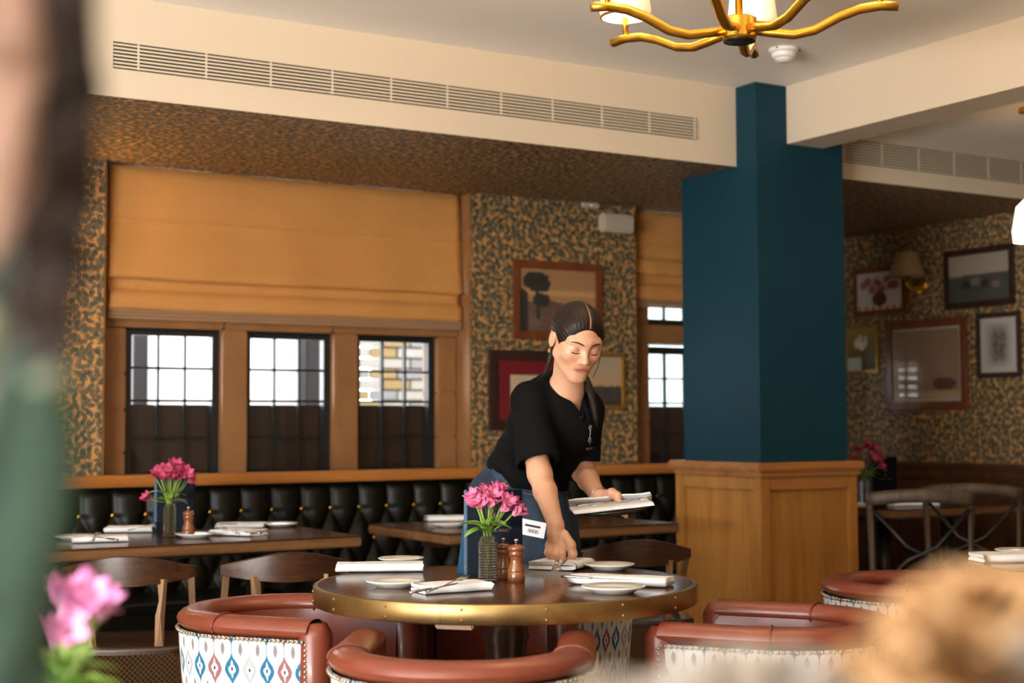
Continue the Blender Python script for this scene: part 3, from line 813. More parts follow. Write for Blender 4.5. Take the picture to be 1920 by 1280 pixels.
def end_pic(label, pl, pr, *a, **k):
    q0, q1 = onX(XE - .02, *pl), onX(XE - .02, *pr)
    frame(label, (XE, q0[1], min(q0[2], q1[2])), -PI / 2, q0[1] - q1[1], abs(q0[2] - q1[2]), *a, **k)
end_pic('framed painting of red flowers in a vase, half behind the wall lamp', (1598, 506), (1698, 586), M['frwood'], .035, vase_flowers)
end_pic('small gilt framed daisy painting beside the blue pillar', (1583, 612), (1646, 698), M['frgold'], .02, daisies)
end_pic('wide framed painting of cattle at the upper right', (1767, 472), (1902, 570), M['frdark'], .04, cattle)
end_pic('large glazed brown frame reflecting the window', (1659, 604), (1815, 768), M['frwood'], .055, still_life, glass=True, mat=M['palemat'], mw=.012)
end_pic('black framed monochrome etching with pale mount at the right edge', (1828, 589), (1914, 706), M['frdark'], .03, etching, mat=M['palemat'], mw=.035, glass=True)

# wall lamps
M['shade'] = plain('pleated_shade', (.34, .24, .13), .8)
M['litshade'] = emis('lit_shade', (1.0, .78, .46), 1.6, (.8, .7, .5))
def sconce(label, loc, rz, lit):
    t = thing('wall_lamp', label, 'lamp', loc, rz)     # front is -y
    MB().lathe([(.001, -.012), (.052, -.012), (.056, 0), (.04, .008), (.001, .012)], 20).build('wall_plate', M['gold'], t, True)
    t.children[0].rotation_euler = (PI / 2, 0, 0); t.children[0].location = (0, -.014, 0)
    MB().tube([(0, -.02, 0), (0, -.09, -.03), (0, -.13, 0), (0, -.13, .06)], .008, 8).build('arm', M['gold'], t, True)
    MB().lathe([(.115, .05), (.065, .20)], 40, (0, -.13, 0), cap=False).build('lamp_shade', M['litshade'] if lit else M['shade'], t, True)
    MB().lathe([(.012, 0), (.018, .03), (.012, .07), (.001, .08)], 10, (0, -.13, .06)).build('bulb', emis('bulb_%d' % lit, (1, .75, .4), 18 if lit else 0.0), t, True)
    return t
q = onX(XE, 1729, 536)
sconce('brass wall lamp with unlit pleated shade between the framed paintings', (XE, q[1], q[2]), -PI / 2, 0)
sconce('lit brass wall lamp on the leaf wallpaper hidden behind the plant', (1.47, W, 1.86), 0, 1)
point('wall_lamp_light', (1.47, W - .13, 2.06), 13, WARM, .05)
# pendant at the right edge
q = dep(6.6, 1936, 412)
t = thing('pendant_lamp', 'glowing cream pendant shade at the right edge of the photo', 'lamp', (q[0], q[1], q[2] - .10))
MB().lathe([(.085, 0), (.09, .05), (.07, .16), (.03, .20)], 28, cap=False).build('lamp_shade', emis('pendant_glow', (1, .86, .62), 2.2), t, True)
MB().tube([(0, 0, .2), (0, 0, ZC2 - q[2] + .10)], .005, 6).build('cord', M['black'], t)
MB().lathe([(.05, -.02), (.05, 0)], 16, (0, 0, ZC2 - q[2] + .10)).build('ceiling_rose', M['gold'], t)
point('pendant_light', (q[0], q[1], q[2] + .02), 4, WARM, .04)
# emergency light and detector boxes on the wall
q0, q1 = onY(W - .05, 1129, 399), onY(W - .05, 1190, 438)
t = thing('emergency_light', 'pale boxy emergency light high on the wall beside the narrow blind', 'light', (q0[0], W, q1[2]))
ww, hh = q1[0] - q0[0], abs(q0[2] - q1[2])
MB().box(0, ww, -.06, -.002, 0, hh, b=.012).build('housing', M['fitting'], t)
MB().box(.015, ww - .015, -.066, -.061, .012, hh - .02, b=.002).build('diffuser', M['fitting'], t)
q0, q1 = onY(W - .02, 1092, 379), onY(W - .02, 1123, 391)
t = thing('sensor_box', 'tiny white sensor box under the soffit left of the emergency light', 'sensor', (q0[0], W, q1[2]))
MB().box(0, q1[0] - q0[0], -.03, -.002, 0, q0[2] - q1[2], b=.005).build('housing', M['fitting'], t)
MB().ball(((q1[0] - q0[0]) / 2, -.03, .012), .008, 8).build('lens', M['china'], t, True)
# smoke detector
q = onZ(ZC, 1469, 91)
t = thing('smoke_detector', 'round white smoke detector on the ceiling near the chandelier', 'detector', (q[0], q[1], ZC - .06))
MB().lathe([(.062, .058), (.062, .045), (.056, .040), (.050, .040)], 32).build('base_ring', M['white'], t, True, 40)
MB().lathe([(.001, 0), (.022, .0), (.030, .006), (.036, .010), (.036, .014), (.050, .022), (.052, .0395), (.001, .0395)], 32, cap=False).build('sensor_body', M['white'], t, True, 40)
for k in range(3): MB().box(-.011, .011, -.0008, .0008, -.003, .003).build('slot', M['void'], t).location = (.0615 * math.cos(k * 2.1 + 3.6), .0615 * math.sin(k * 2.1 + 3.6), .051)

# ================================================================== CHANDELIER
q = dep(4.35, 1386, 58)
ch = thing('chandelier', 'brass chandelier with wavy arms hanging from the ceiling', 'chandelier', tuple(q))
MB().lathe([(.045, -.03), (.052, -.022), (.052, .035), (.045, .04)], 14).build('hub', M['gold'], ch, True, 40)
MB().lathe([(.001, -.034), (.048, -.033), (.048, -.030)], 24).build('hub_cap', plain('bronze_cap', (.05, .045, .03), .3, .8), ch, True)
MB().tube([(0, 0, .04), (0, 0, ZC - q[2])], .011, 10).build('rod', M['gold'], ch, True)
MB().lathe([(.06, -.03), (.065, 0)], 24, (0, 0, ZC - q[2])).build('ceiling_rose', M['gold'], ch, True)
M['bulbglass'] = emis('lit_bulb_glass', (1.0, .80, .48), 4.0)
ARMS = [math.radians(v) - YAW for v in (141, 194, 248, 300, 347, 75)]
for a in ARMS:
    prof = [(.04, .0), (.10, -.012), (.16, -.022), (.22, -.012), (.29, .022), (.35, .042), (.41, .048), (.46, .042)]
    ps = [(r * math.cos(a), r * math.sin(a), z) for r, z in prof]
    MB().tube(ps, .0165, 8, (1.0, .85)).build('arm', M['gold'], ch, True)
    x, y = .41 * math.cos(a), .41 * math.sin(a)
    s_ = MB().lathe([(.009, 0), (.009, .035), (.013, .040), (.009, .046), (.009, .085), (.03, .09)], 12, (x, y, .050)).build('candle_post', M['gold'], ch, True)
    sh = MB().lathe([(.075, .0), (.082, .02), (.07, .12), (.066, .125)], 28, (x, y, .115), cap=False).build('lamp_shade', M['linen'], ch, True)
    MB().lathe([(.074, -.002), (.08, 0), (.08, .004)], 28, (x, y, .115), cap=False).build('gallery', M['gold'], sh, True)
    MB().lathe([(.001, 0), (.05, .005), (.072, .02), (.06, .06), (.02, .08)], 20, (x, y, .112), cap=False).build('bulb_bowl', M['bulbglass'], ch, True)
fill_chandelier = dup(ch, (0.25, 1.15, q[2]), .4, 'added unseen copy of the brass chandelier nearer the camera, for warm fill light')  # unseen copy added to warm the light in the room
for c_ in (q, (0.25, 1.15)):  # lamps of the visible chandelier and of the added copy
    for a in ARMS[::2]:
        point('chandelier_light', (c_[0] + .41 * math.cos(a), c_[1] + .41 * math.sin(a), q[2] + .27), 13, WARM, .06)

# ================================================================== THINGS ON THE TABLES
def fold_mesh(L, Wd, layers, h, seed, flare=0.0):
    rnd = random.Random(seed); path = []
    for k in range(layers):
        z = h * (k + .5); xs = np.linspace(0, Wd, 7); xs = xs if k % 2 == 0 else xs[::-1]
        for x in xs: path.append((x, z + rnd.uniform(-.1, .1) * h))
        if k < layers - 1:
            xe = xs[-1]; s_ = 1 if xe > 0 else -1
            path.append((xe + s_ * h * .55, z + h * .25)); path.append((xe + s_ * h * .55, z + h * .75))
    m = MB(); n = 10; P = np.array(path); T = np.gradient(P, axis=0); T /= np.linalg.norm(T, axis=1)[:, None] + 1e-9
    Nn = np.c_[-T[:, 1], T[:, 0]]; th = h * .42
    loop = [tuple(P[i] + Nn[i] * th) for i in range(len(P))] + [tuple(P[i] - Nn[i] * th) for i in range(len(P))][::-1]
    v = []; K = len(loop)
    for j in range(n + 1):
        y = L * j / n
        for (x, z) in loop:
            wob = .0025 * math.sin(j * 1.3 + seed + x * 40)
            v.append((x - Wd / 2 + wob, y - L / 2 + .003 * math.sin(z * 300 + seed), max(.0012, z * (1 + flare * (2 * j / n - 1)) + wob * .3)))
    f = [(j * K + i, j * K + (i + 1) % K, (j + 1) * K + (i + 1) % K, (j + 1) * K + i) for j in range(n) for i in range(K)]
    hK = K // 2
    for j in (0, n):
        for i in range(hK - 1): f.append((j * K + i, j * K + i + 1, j * K + K - 2 - i, j * K + K - 1 - i))
    m.add(v, f); return m
def imang(deg): return math.radians(deg) - YAW     # direction in the picture plane (0 right, 90 away) -> world angle
def napkin(label, px, py, L, Wd, ang, z=TZ, layers=2, h=.0115, seed=1):
    p = onZ(z, px, py)
    o = fold_mesh(L, Wd, layers, h, seed).build('folded_napkin', M['linen'], None, True, 75)
    o.location = (p[0], p[1], z + .0008); o.rotation_euler = (0, 0, imang(ang) - PI / 2)
    return tag(o, label, 'napkin', 'folded white napkins')
pl = MB().lathe([(.001, .004), (.040, .004), (.045, .0), (.050, .0), (.060, .008), (.078, .015), (.079, .017), (.077, .0185), (.058, .012), (.045, .008), (.001, .0075)], 48, cap=False).build('side_plate', M['china'], None, True)
pl_used = [False]
def plate(label, px, py, s=1.0, z=TZ):
    p = onZ(z, px, py)
    o = pl if not pl_used[0] else pl.copy()
    if pl_used[0]: COL.objects.link(o)
    pl_used[0] = True; o.location = (p[0], p[1], z + .0008); o.scale = (s, s, 1)
    return tag(o, label, 'plate', 'white side plates')
# cutlery: lies along +y
fk = MB()
fk.tube([(0, -.095, .003), (0, -.06, .0035), (0, -.02, .003), (0, .03, .006), (0, .045, .007)], [.0075, .0062, .0032, .0028, .004], 8, (1, .35))
fk.tube([(0, .042, .007), (0, .052, .005), (0, .062, .004)], [.004, .0105, .0118], 8, (1, .18))
for k in range(4): fk.tube([((k - 1.5) * .0064, .060, .004), ((k - 1.5) * .0064, .085, .006), ((k - 1.5) * .0060, .105, .010)], [.0019, .0018, .0010], 6, (1, .7))
fork0 = fk.build('fork', M['steel'], None, True)
kn = MB()
kn.tube([(0, -.105, .003), (0, -.09, .004), (0, -.03, .0035), (0, -.015, .003)], [.007, .0075, .006, .0045], 8, (1, .5))
kn.tube([(0, -.016, .003), (.001, .02, .003), (.0015, .075, .003), (-.003, .10, .003), (-.006, .112, .003)], [.004, .0085, .0095, .006, .001], 8, (1, .12))
knife0 = kn.build('knife', M['steel'], None, True)
cut_used = {'fork': False, 'knife': False}
def cutlery(kind, label, px, py, ang, z, tilt=0.0):
    src = fork0 if kind == 'fork' else knife0
    o = src if not cut_used[kind] else src.copy()
    if cut_used[kind]: COL.objects.link(o)
    cut_used[kind] = True
    p = onZ(z, px, py); o.location = (p[0], p[1], z); o.rotation_euler = (tilt, 0, imang(ang) - PI / 2)
    return tag(o, label, kind, kind + 's laid on the napkins')
NZ = TZ + .0245
# near round table
napkin('long folded napkin at the left side of the near round table', 712, 1070, .255, .085, 4, seed=2, h=.0125)
plate('side plate behind the long left napkin on the near round table', 752, 1056, .92)
plate('side plate at the front left of the near round table', 741, 1100, 1.0)
napkin('folded napkin carrying fork and knife left of the menu on the near round table', 846, 1108, .19, .085, 28, seed=3, h=.0115)
cutlery('fork', 'fork with upturned tines on the napkin at the front left of the near table', 838, 1098, 62, NZ, .08)
cutlery('knife', 'knife beside the upturned fork at the front left of the near table', 815, 1104, 58, NZ, .02)
napkin('folded napkin under the waitress hand on the near round table', 1052, 1064, .16, .14, 66, seed=4, h=.0125)
plate('side plate right of the waitress hand on the near round table', 1143, 1068, .95)
napkin('long folded napkin at the right side of the near round table', 1166, 1096, .27, .075, -22, seed=5, h=.0125)
plate('side plate overlapping the right napkin on the near round table', 1150, 1111, 1.05)
cutlery('knife', 'knife on the long right napkin of the near round table', 1120, 1086, -30, NZ + .002)
# long square table
napkin('folded napkin with fork at the left end of the long square table', 186, 1015, .20, .11, 20, seed=6)
cutlery('fork', 'fork on the leftmost napkin of the long square table', 178, 1009, 100, NZ, .06)
cutlery('knife', 'knife on the leftmost napkin of the long square table', 196, 1010, 130, NZ)
napkin('folded napkin left of the menu on the long square table', 243, 997, .19, .11, 8, seed=7)
cutlery('fork', 'fork on the napkin left of the menu on the long square table', 268, 989, 70, NZ, .06)
napkin('folded napkin right of the mill at the front of the long square table', 448, 1003, .20, .11, -25, seed=8)
cutlery('fork', 'fork on the front right napkin of the long square table', 432, 996, 120, NZ, .06)
cutlery('knife', 'knife on the front right napkin of the long square table', 455, 998, 140, NZ)
napkin('folded napkin at the back right of the long square table', 452, 990, .20, .11, 3, seed=9)
cutlery('knife', 'knife on the back right napkin of the long square table', 452, 983, 10, NZ)
plate('side plate in front of the mill on the long square table', 367, 1008)
plate('side plate at the back right corner of the long square table', 524, 988)
plate('side plate at the left end of the long square table', 140, 1012)
# table behind the waitress, second round table, far table
napkin('folded napkin on the table behind the waitress', 838, 976, .20, .11, 4, seed=10)
plate('side plate on the table behind the waitress', 845, 988)
napkin('folded napkin on the round table at the right edge', 1900, 1052, .24, .11, 5, seed=11, h=.013)
plate('side plate on the round table at the right edge', 1912, 1040)
p_ = onZ(TZ, 1700, 951)
napkin('folded napkin on the dark far table seen through the chair back', 1712, 948, .24, .11, 2, seed=12)
napkin('second napkin on the far table next to the pillar', 1600, 951, .10, .09, 2, seed=13)

# menus
M['navy'] = plain('navy_leatherette', (.0015, .0045, .010), .6, noise=.15, scale=60, Specular_IOR_Level=.1)
M['navyedge'] = plain('blue_spine', (.008, .060, .125), .5)
M['giltink'] = plain('gilt_ink', (.13, .08, .035), .5, .3)
def text_mesh(name, body, size, mat, parent, loc, rot):
    c = bpy.data.curves.new(name, 'FONT'); c.body = body; c.size = size; c.align_x = 'CENTER'; c.extrude = .0002
    o = bpy.data.objects.new(name, c); COL.objects.link(o)
    dg = bpy.context.evaluated_depsgraph_get(); me = bpy.data.meshes.new_from_object(o.evaluated_get(dg))
    bpy.data.objects.remove(o); me.materials.append(mat)
    r = bpy.data.objects.new(name, me); COL.objects.link(r); r.parent = parent; r.location = loc; r.rotation_euler = rot
    return r
def emblem(parent, c, s, mat, y, name='emblem'):
    m = MB()
    for pts in ([(0, -1), (0, .2)], [(0, .1), (-.5, .5), (-.7, 1.0)], [(0, .1), (.5, .5), (.7, 1.0)], [(-.35, .38), (-.2, .9)], [(.35, .38), (.2, .9)], [(-.55, -.9), (0, -.2), (.55, -.9)], [(-.3, -1), (0, -.5), (.3, -1)]):
        m.tube([(c[0] + a * s, y, c[1] + b * s) for a, b in pts], s * .08, 4)
    return m.build(name, mat, parent)
def menu(label, loc, rz, w=.165, h=.245):
    t = thing('menu', label, 'menu', loc, rz, 'navy menus')     # spine at x=0, cover faces -y
    MB().box(.006, w, -.003, 0, 0, h, b=.001).build('front_cover', M['navy'], t)
    MB().box(.006, w - .004, .0005, .004, .003, h - .003).build('pages', M['palemat'], t)
    MB().box(.006, w, .0045, .0075, 0, h, b=.001).build('back_cover', M['navy'], t)
    MB().box(-.004, .0058, -.0035, .008, 0, h, b=.002).build('spine', M['navyedge'], t)
    v = [(0, .008, h * .86), (0, .011, h * .86), (-.035, .075, .0), (-.038, .072, .0), (.01, .009, 0), (.01, .012, 0)]
    obj('stand_flap', v, [(0, 3, 4), (1, 5, 2), (0, 1, 2, 3), (3, 2, 5, 4), (4, 5, 1, 0)], M['navyedge'], t)
    for z in (.02, .035, .135, h - .03, h - .02):
        MB().ball((.001, -.004, z), .0026, 6).build('rivet', M['gold'], t, True)
    text_mesh('title', 'WHITE HART', .0135, M['giltink'], t, (w * .55, -.0033, .125), (PI / 2, 0, 0))
    emblem(t, (w * .55, .163), .018, M['giltink'], -.0033)
    ch_ = {c.name.split('.')[0]: c for c in t.children}
    for c in list(t.children):
        k_ = c.name.split('.')[0]
        if k_ in ('title', 'emblem'): c.parent = ch_['front_cover']
        if k_ == 'rivet': c.parent = ch_['spine']
    return t
p = onZ(TZ, 873, 1078); menu('navy menu standing behind the flowers on the near round table', (p[0], p[1], TZ), imang(-8))
p = onZ(TZ, 291, 997); menu('navy menu standing behind the flowers on the long square table', (p[0], p[1], TZ), imang(-4), .165, .26)
p = onZ(TZ, 1634, 943); menu('dark menu standing behind the flowers on the far table', (p[0], p[1], TZ), imang(0), .14, .25)

# mills
M['millwood'] = wood('mill_wood', (.13, .035, .010), (.28, .095, .028), 2, 14, .22, .6)
def mill(label, px, py, s=1.0):
    p = onZ(TZ, px, py)
    t = thing('pepper_mill', label, 'mill', (p[0], p[1], TZ)); t.scale = (s, s, s)
    MB().lathe([(.022, 0), (.0245, .003), (.0245, .026), (.0225, .028), (.0245, .030), (.0235, .038), (.0175, .052), (.0165, .060), (.0195, .071)], 28).build('body', M['millwood'], t, True, 50)
    MB().lathe([(.0195, .072), (.0215, .076), (.0190, .083), (.0235, .088), (.0235, .094), (.016, .101), (.006, .103)], 28).build('head', M['millwood'], t, True, 50)
    MB().lathe([(.004, .103), (.003, .108), (.0065, .112), (.0065, .116), (.001, .118)], 14).build('knob', M['steel'], t, True)
    k_ = [c for c in t.children if c.name.startswith('knob')][0]; k_.parent = [c for c in t.children if c.name.startswith('head')][0]
    return t
mill('wooden pepper mill in front of the waitress apron on the near round table', 968, 1090)
mill('second wooden mill half hidden behind the flower vase on the near table', 944, 1084, .97)
mill('wooden pepper mill beside the menu on the long square table', 353, 1006)

# ------------------------------------------------------------------ alstroemeria in ribbed glass
def vase_mat():
    q = NT('cut_glass'); q.t.nodes.remove(q.b); u, v, _ = q.sep(q.coord('UV'))
    a = q.math('SINE', q.math('MULTIPLY_ADD', v, 420.0, q.math('MULTIPLY', u, 9.0)))
    b = q.math('SINE', q.math('SUBTRACT', q.math('MULTIPLY', v, 420.0), q.math('MULTIPLY', u, 9.0)))
    bp = q.n('ShaderNodeBump'); bp.inputs['Strength'].default_value = 1.0; bp.inputs['Distance'].default_value = .006
    q.l(q.math('MULTIPLY', a, b), bp.inputs['Height'])
    tr = q.n('ShaderNodeBsdfTransparent'); tr.inputs[0].default_value = (.80, .84, .82, 1)
    gl = q.n('ShaderNodeBsdfGlossy'); gl.inputs['Roughness'].default_value = .08; q.l(bp.outputs[0], gl.inputs['Normal'])
    lw = q.n('ShaderNodeLayerWeight'); lw.inputs[0].default_value = .5; q.l(bp.outputs[0], lw.inputs['Normal'])
    mx = q.n('ShaderNodeMixShader'); q.l(q.math('MULTIPLY_ADD', q.math('POWER', lw.outputs['Facing'], 2.0), .6, .14), mx.inputs[0])
    q.l(tr.outputs[0], mx.inputs[1]); q.l(gl.outputs[0], mx.inputs[2]); q.l(mx.outputs[0], q.out.inputs[0]); return q.m
M['cutglass'] = vase_mat()
def vase(label, p, r=.027, h=.125):
    t = thing('glass_vase', label, 'vase', (p[0], p[1], p[2]))
    MB().lathe([(.001, 0), (r * .95, 0), (r, .004), (r, h * .84), (r * .82, h * .93), (r * .80, h), (r * .74, h), (r * .76, h * .93), (r * .92, h * .83), (r * .92, .012), (.001, .011)], 48, cap=False).build('vase_body', M['cutglass'], t, True)
    return t
def petal_mat(name, deep, pale):
    q = NT(name); u, v, _ = q.sep(q.coord('UV'))
    n = q.noise(q.coord('UV'), 12, 3)
    c = q.mix(q.math('ADD', q.math('MULTIPLY', v, .9), q.math('MULTIPLY', q.math('SUBTRACT', n, .5), .6), clamp=True), pale, deep)
    q.col(c); q.set(Roughness=.5, Transmission_Weight=.0); 
    q.set(Subsurface_Weight=.15, Subsurface_Radius=(.01, .004, .004)); return q.m
M['pink'] = petal_mat('pink_petal', (.62, .055, .22), (.80, .30, .42))
M['crimson'] = petal_mat('crimson_petal', (.42, .02, .10), (.55, .10, .16))
M['lilac'] = petal_mat('lilac_petal', (.68, .16, .48), (.85, .52, .72))
M['leaf'] = plain('leaf_green', (.22, .42, .06), .45, noise=.3, scale=30)
M['stem'] = plain('stem_green', (.22, .32, .06), .5)
def blossom_mesh(mat, seed):
    rnd = random.Random(seed); m = MB()
    for k in range(6):
        a0 = k * PI / 3 + rnd.uniform(-.15, .15); wd = .34 if k % 2 else .25; ln = rnd.uniform(.9, 1.1)
        def pf(u, v, a0=a0, wd=wd, ln=ln):
            s_ = (u - .5) * 2; rr = (.06 + .62 * v ** 1.3) * ln; zz = .95 * v ** .75 - .12 * max(0, v - .7) * 3
            w_ = wd * math.sin(PI * min(1, v * .86 + .10)) * s_
            x, y = rr, w_; z = zz - .75 * w_ * w_ + .05 * v * math.sin(s_ * 7 + a0 * 3)
            return (x * math.cos(a0) - y * math.sin(a0), x * math.sin(a0) + y * math.cos(a0), z)
        m.grid(pf, 6, 9)
    return m
def leaf_shape(L, Wd, bend):
    def fn(u, v):
        s_ = (u - .5) * 2; w_ = Wd * math.sin(PI * (v * .93 + .05)) ** .8 * s_
        return (w_, L * v * (1 - .15 * v), L * bend * v * v * -1 + abs(w_) * .35)
    return fn
def aim(o, d, roll=0.0):
    q = Vector(d).to_track_quat('Z', 'Y'); o.rotation_euler = (q @ Matrix.Rotation(roll, 3, 'Z').to_quaternion()).to_euler()
def bouquet(label, base, top, spread, heads, mat, seed, size=.034, leaves=9, axes=None, droop=None):
    """base: vase foot, top: height where the stems leave the vase"""
    rnd = random.Random(seed); t = thing('flower_bunch', label, 'flowers', tuple(base))
    ms = [blossom_mesh(mat, seed + k).build('blossom', mat, t, True) for k in range(2)]
    first = list(ms)
    for k, (dx, dy, dz) in enumerate(heads):
        if k < 2: b = first[k]
        else: b = bpy.data.objects.new('blossom', first[k % 2].data); COL.objects.link(b); b.parent = t
        s_ = size * rnd.uniform(.85, 1.15); b.scale = (s_, s_, s_); b.location = (dx, dy, dz)
        aim(b, (dx * 7 + rnd.uniform(-.25, .25), dy * 7 + rnd.uniform(-.25, .25) - .25, .55 + rnd.uniform(-.3, .3)), rnd.uniform(0, 6))
        if k % 2 == 0:
            MB().tube([(rnd.uniform(-.012, .012), rnd.uniform(-.012, .012), .014), (rnd.uniform(-.01, .01), rnd.uniform(-.01, .01), top), (dx * .6, dy * .6, top + (dz - top) * .6), (dx, dy, dz + .004)], .0028, 6).build('stem', M['stem'], t, True)
        else:
            MB().tube([(dx * .25, dy * .25, top + (dz - top) * .25), (dx * .7, dy * .7, top + (dz - top) * .65), (dx, dy, dz + .004)], .0016, 5).build('stem', M['stem'], t, True)
    for k in range(leaves):
        a = k * 2.4 + seed; L = rnd.uniform(.065, .10)
        lf = MB().grid(leaf_shape(L, L * .20, rnd.uniform(.2, .6)), 6, 12).build('leaf', M['leaf'], t, True)
        lf.location = (0, 0, top + rnd.uniform(-.002, .025)); lf.rotation_euler = (rnd.uniform(.35, .95), 0, a)
    return t
def cam_off(dx, dd, dz): return (cy * dx + sy * dd, -sy * dx + cy * dd, dz)
p = onZ(TZ, 915, 1089)
vase('ribbed glass vase of pink flowers on the near round table', (p[0], p[1], TZ))
H1 = [cam_off(*h) for h in ((-.022, -.01, .215), (-.008, .01, .238), (-.036, .015, .215), (.012, -.01, .225), (.02, .02, .235), (.040, 0, .218), (.055, .01, .198), (.070, -.005, .180), (.005, -.03, .205), (.035, -.02, .195), (-.018, -.03, .20), (.06, .03, .21), (-.03, 0, .228), (.0, .03, .228), (.028, .01, .243), (.048, -.02, .205), (-.03, -.02, .205), (.075, .01, .19))]
bouquet('pink alstroemeria bunch in the vase on the near round table', (p[0], p[1], TZ), .128, .06, H1, M['pink'], 3, .036, 11)
p = onZ(TZ, 318, 1006)
vase('amber-lit ribbed glass vase on the long square table', (p[0], p[1], TZ), .026, .13)
H2 = [cam_off(*h) for h in ((-.055, 0, .225), (-.03, .01, .25), (-.005, -.01, .255), (.02, .01, .262), (.045, 0, .25), (.065, .01, .23), (.01, -.03, .22), (-.025, -.03, .225), (.035, -.025, .225), (-.075, -.01, .145), (.0, .02, .24), (.07, 0, .215), (-.04, -.01, .24), (.03, -.02, .245), (.055, -.01, .24), (-.01, -.02, .24))]
bouquet('crimson alstroemeria bunch on the long square table', (p[0], p[1], TZ), .132, .06, H2, M['crimson'], 8, .042, 8)
p = onZ(TZ, 1622, 948)
vase('dark glass vase of red flowers on the far table beside the pillar', (p[0], p[1], TZ), .03, .14)
H3 = [cam_off(*h) for h in ((-.03, 0, .27), (0, 0, .30), (.035, 0, .29), (.02, -.02, .25), (-.04, -.01, .23), (.06, 0, .23), (.07, .01, .20))]
bouquet('red flowers on the far table half hidden by the pillar base', (p[0], p[1], TZ), .14, .06, H3, M['crimson'], 5, .05, 7)
# ================================================================== THE WAITRESS
# ---- implicit surfaces: a body as one continuous mesh
def sd_cone(P, a, b, ra, rb):
    a, b = np.array(a, float), np.array(b, float); ba = b - a; pa = P - a
    h = np.clip(pa @ ba / (ba @ ba), 0, 1)
    return np.linalg.norm(pa - h[:, None] * ba, axis=1) - (ra + (rb - ra) * h)
def sd_ell(P, c, r, Rm=None):
    q = P - np.array(c, float)
    if Rm is not None: q = q @ Rm
    r = np.array(r, float); k0 = np.linalg.norm(q / r, axis=1); k1 = np.linalg.norm(q / r ** 2, axis=1) + 1e-9
    return k0 * (k0 - 1) / k1
def smin(a, b, k):
    h = np.clip(.5 + .5 * (b - a) / k, 0, 1); return b + (a - b) * h - k * h * (1 - h)
def smax(a, b, k): return -smin(-a, -b, k)
def sdf_mesh(fn, lo, hi, h):
    lo, hi = np.array(lo, float), np.array(hi, float); B = 8
    nb = np.ceil((hi - lo) / (h * B)).astype(int); n = nb * B
    ax = [lo[i] + (np.arange(nb[i]) * B + B / 2) * h for i in range(3)]
    cg = np.stack(np.meshgrid(*ax, indexing='ij'), -1).reshape(-1, 3); cd = fn(cg)
    G = np.repeat(np.repeat(np.repeat(np.where(cd < 0, -1., 1.).reshape(nb).astype(np.float32), B, 0), B, 1), B, 2)
    act = np.argwhere((np.abs(cd) < h * B * 1.7).reshape(nb))
    loc = np.stack(np.meshgrid(*[np.arange(B)] * 3, indexing='ij'), -1).reshape(-1, 3)
    idx = (act[:, None, :] * B + loc[None]).reshape(-1, 3)
    out = np.empty(len(idx), np.float32)
    for s_ in range(0, len(idx), 400000): out[s_:s_ + 400000] = fn(lo + idx[s_:s_ + 400000] * h)
    G[idx[:, 0], idx[:, 1], idx[:, 2]] = out
    sg = G < 0; c8 = [sg[i:n[0] - 1 + i, j:n[1] - 1 + j, k:n[2] - 1 + k] for i in (0, 1) for j in (0, 1) for k in (0, 1)]
    cnt = sum(c.astype(np.int8) for c in c8); cells = np.argwhere((cnt > 0) & (cnt < 8))
    vid = np.full(tuple(n - 1), -1, np.int32); vid[tuple(cells.T)] = np.arange(len(cells))
    cr = np.array([(i, j, k) for i in (0, 1) for j in (0, 1) for k in (0, 1)])
    val = np.stack([G[tuple((cells + c).T)] for c in cr], 1)
    acc = np.zeros((len(cells), 3)); num = np.zeros(len(cells))
    for a in range(8):
        for b in range(a + 1, 8):
            if np.abs(cr[a] - cr[b]).sum() != 1: continue
            m = (val[:, a] < 0) != (val[:, b] < 0); t_ = np.where(m, val[:, a] / np.where(m, val[:, a] - val[:, b], 1), 0)
            acc += m[:, None] * (cr[a] + t_[:, None] * (cr[b] - cr[a])); num += m
    V = lo + (cells + acc / num[:, None]) * h
    F = []
    for d in range(3):
        e = [0, 0, 0]; e[d] = 1; u, v = [(1, 2), (2, 0), (0, 1)][d]
        A = sg[:n[0] - 1, :n[1] - 1, :n[2] - 1]; Bq = sg[e[0]:n[0] - 1 + e[0], e[1]:n[1] - 1 + e[1], e[2]:n[2] - 1 + e[2]]
        q = np.argwhere(A != Bq); q = q[(q[:, u] > 0) & (q[:, v] > 0)]
        du = np.zeros(3, int); du[u] = 1; dv = np.zeros(3, int); dv[v] = 1
        f = np.stack([vid[tuple(q.T)], vid[tuple((q - du).T)], vid[tuple((q - du - dv).T)], vid[tuple((q - dv).T)]], 1)
        fl = A[tuple(q.T)]; f[~fl] = f[~fl][:, ::-1]
        F.append(f)
    F = np.concatenate(F); F = F[(F >= 0).all(1)]
    return V, F
def np_mesh(name, V, F, mat, parent, colors=None):
    me = bpy.data.meshes.new(name); me.vertices.add(len(V)); me.vertices.foreach_set('co', V.astype(np.float32).ravel())
    me.loops.add(F.size); me.loops.foreach_set('vertex_index', F.astype(np.int32).ravel())
    me.polygons.add(len(F)); me.polygons.foreach_set('loop_start', np.arange(0, F.size, 4, dtype=np.int32))
    me.update(calc_edges=True); me.validate(); me.materials.append(mat); me.shade_smooth()
    if colors is not None:
        a = me.color_attributes.new('Col', 'FLOAT_COLOR', 'POINT')
        a.data.foreach_set('color', np.c_[colors, np.ones(len(V))].astype(np.float32).ravel())
    o = bpy.data.objects.new(name, me); COL.objects.link(o); o.parent = parent; return o

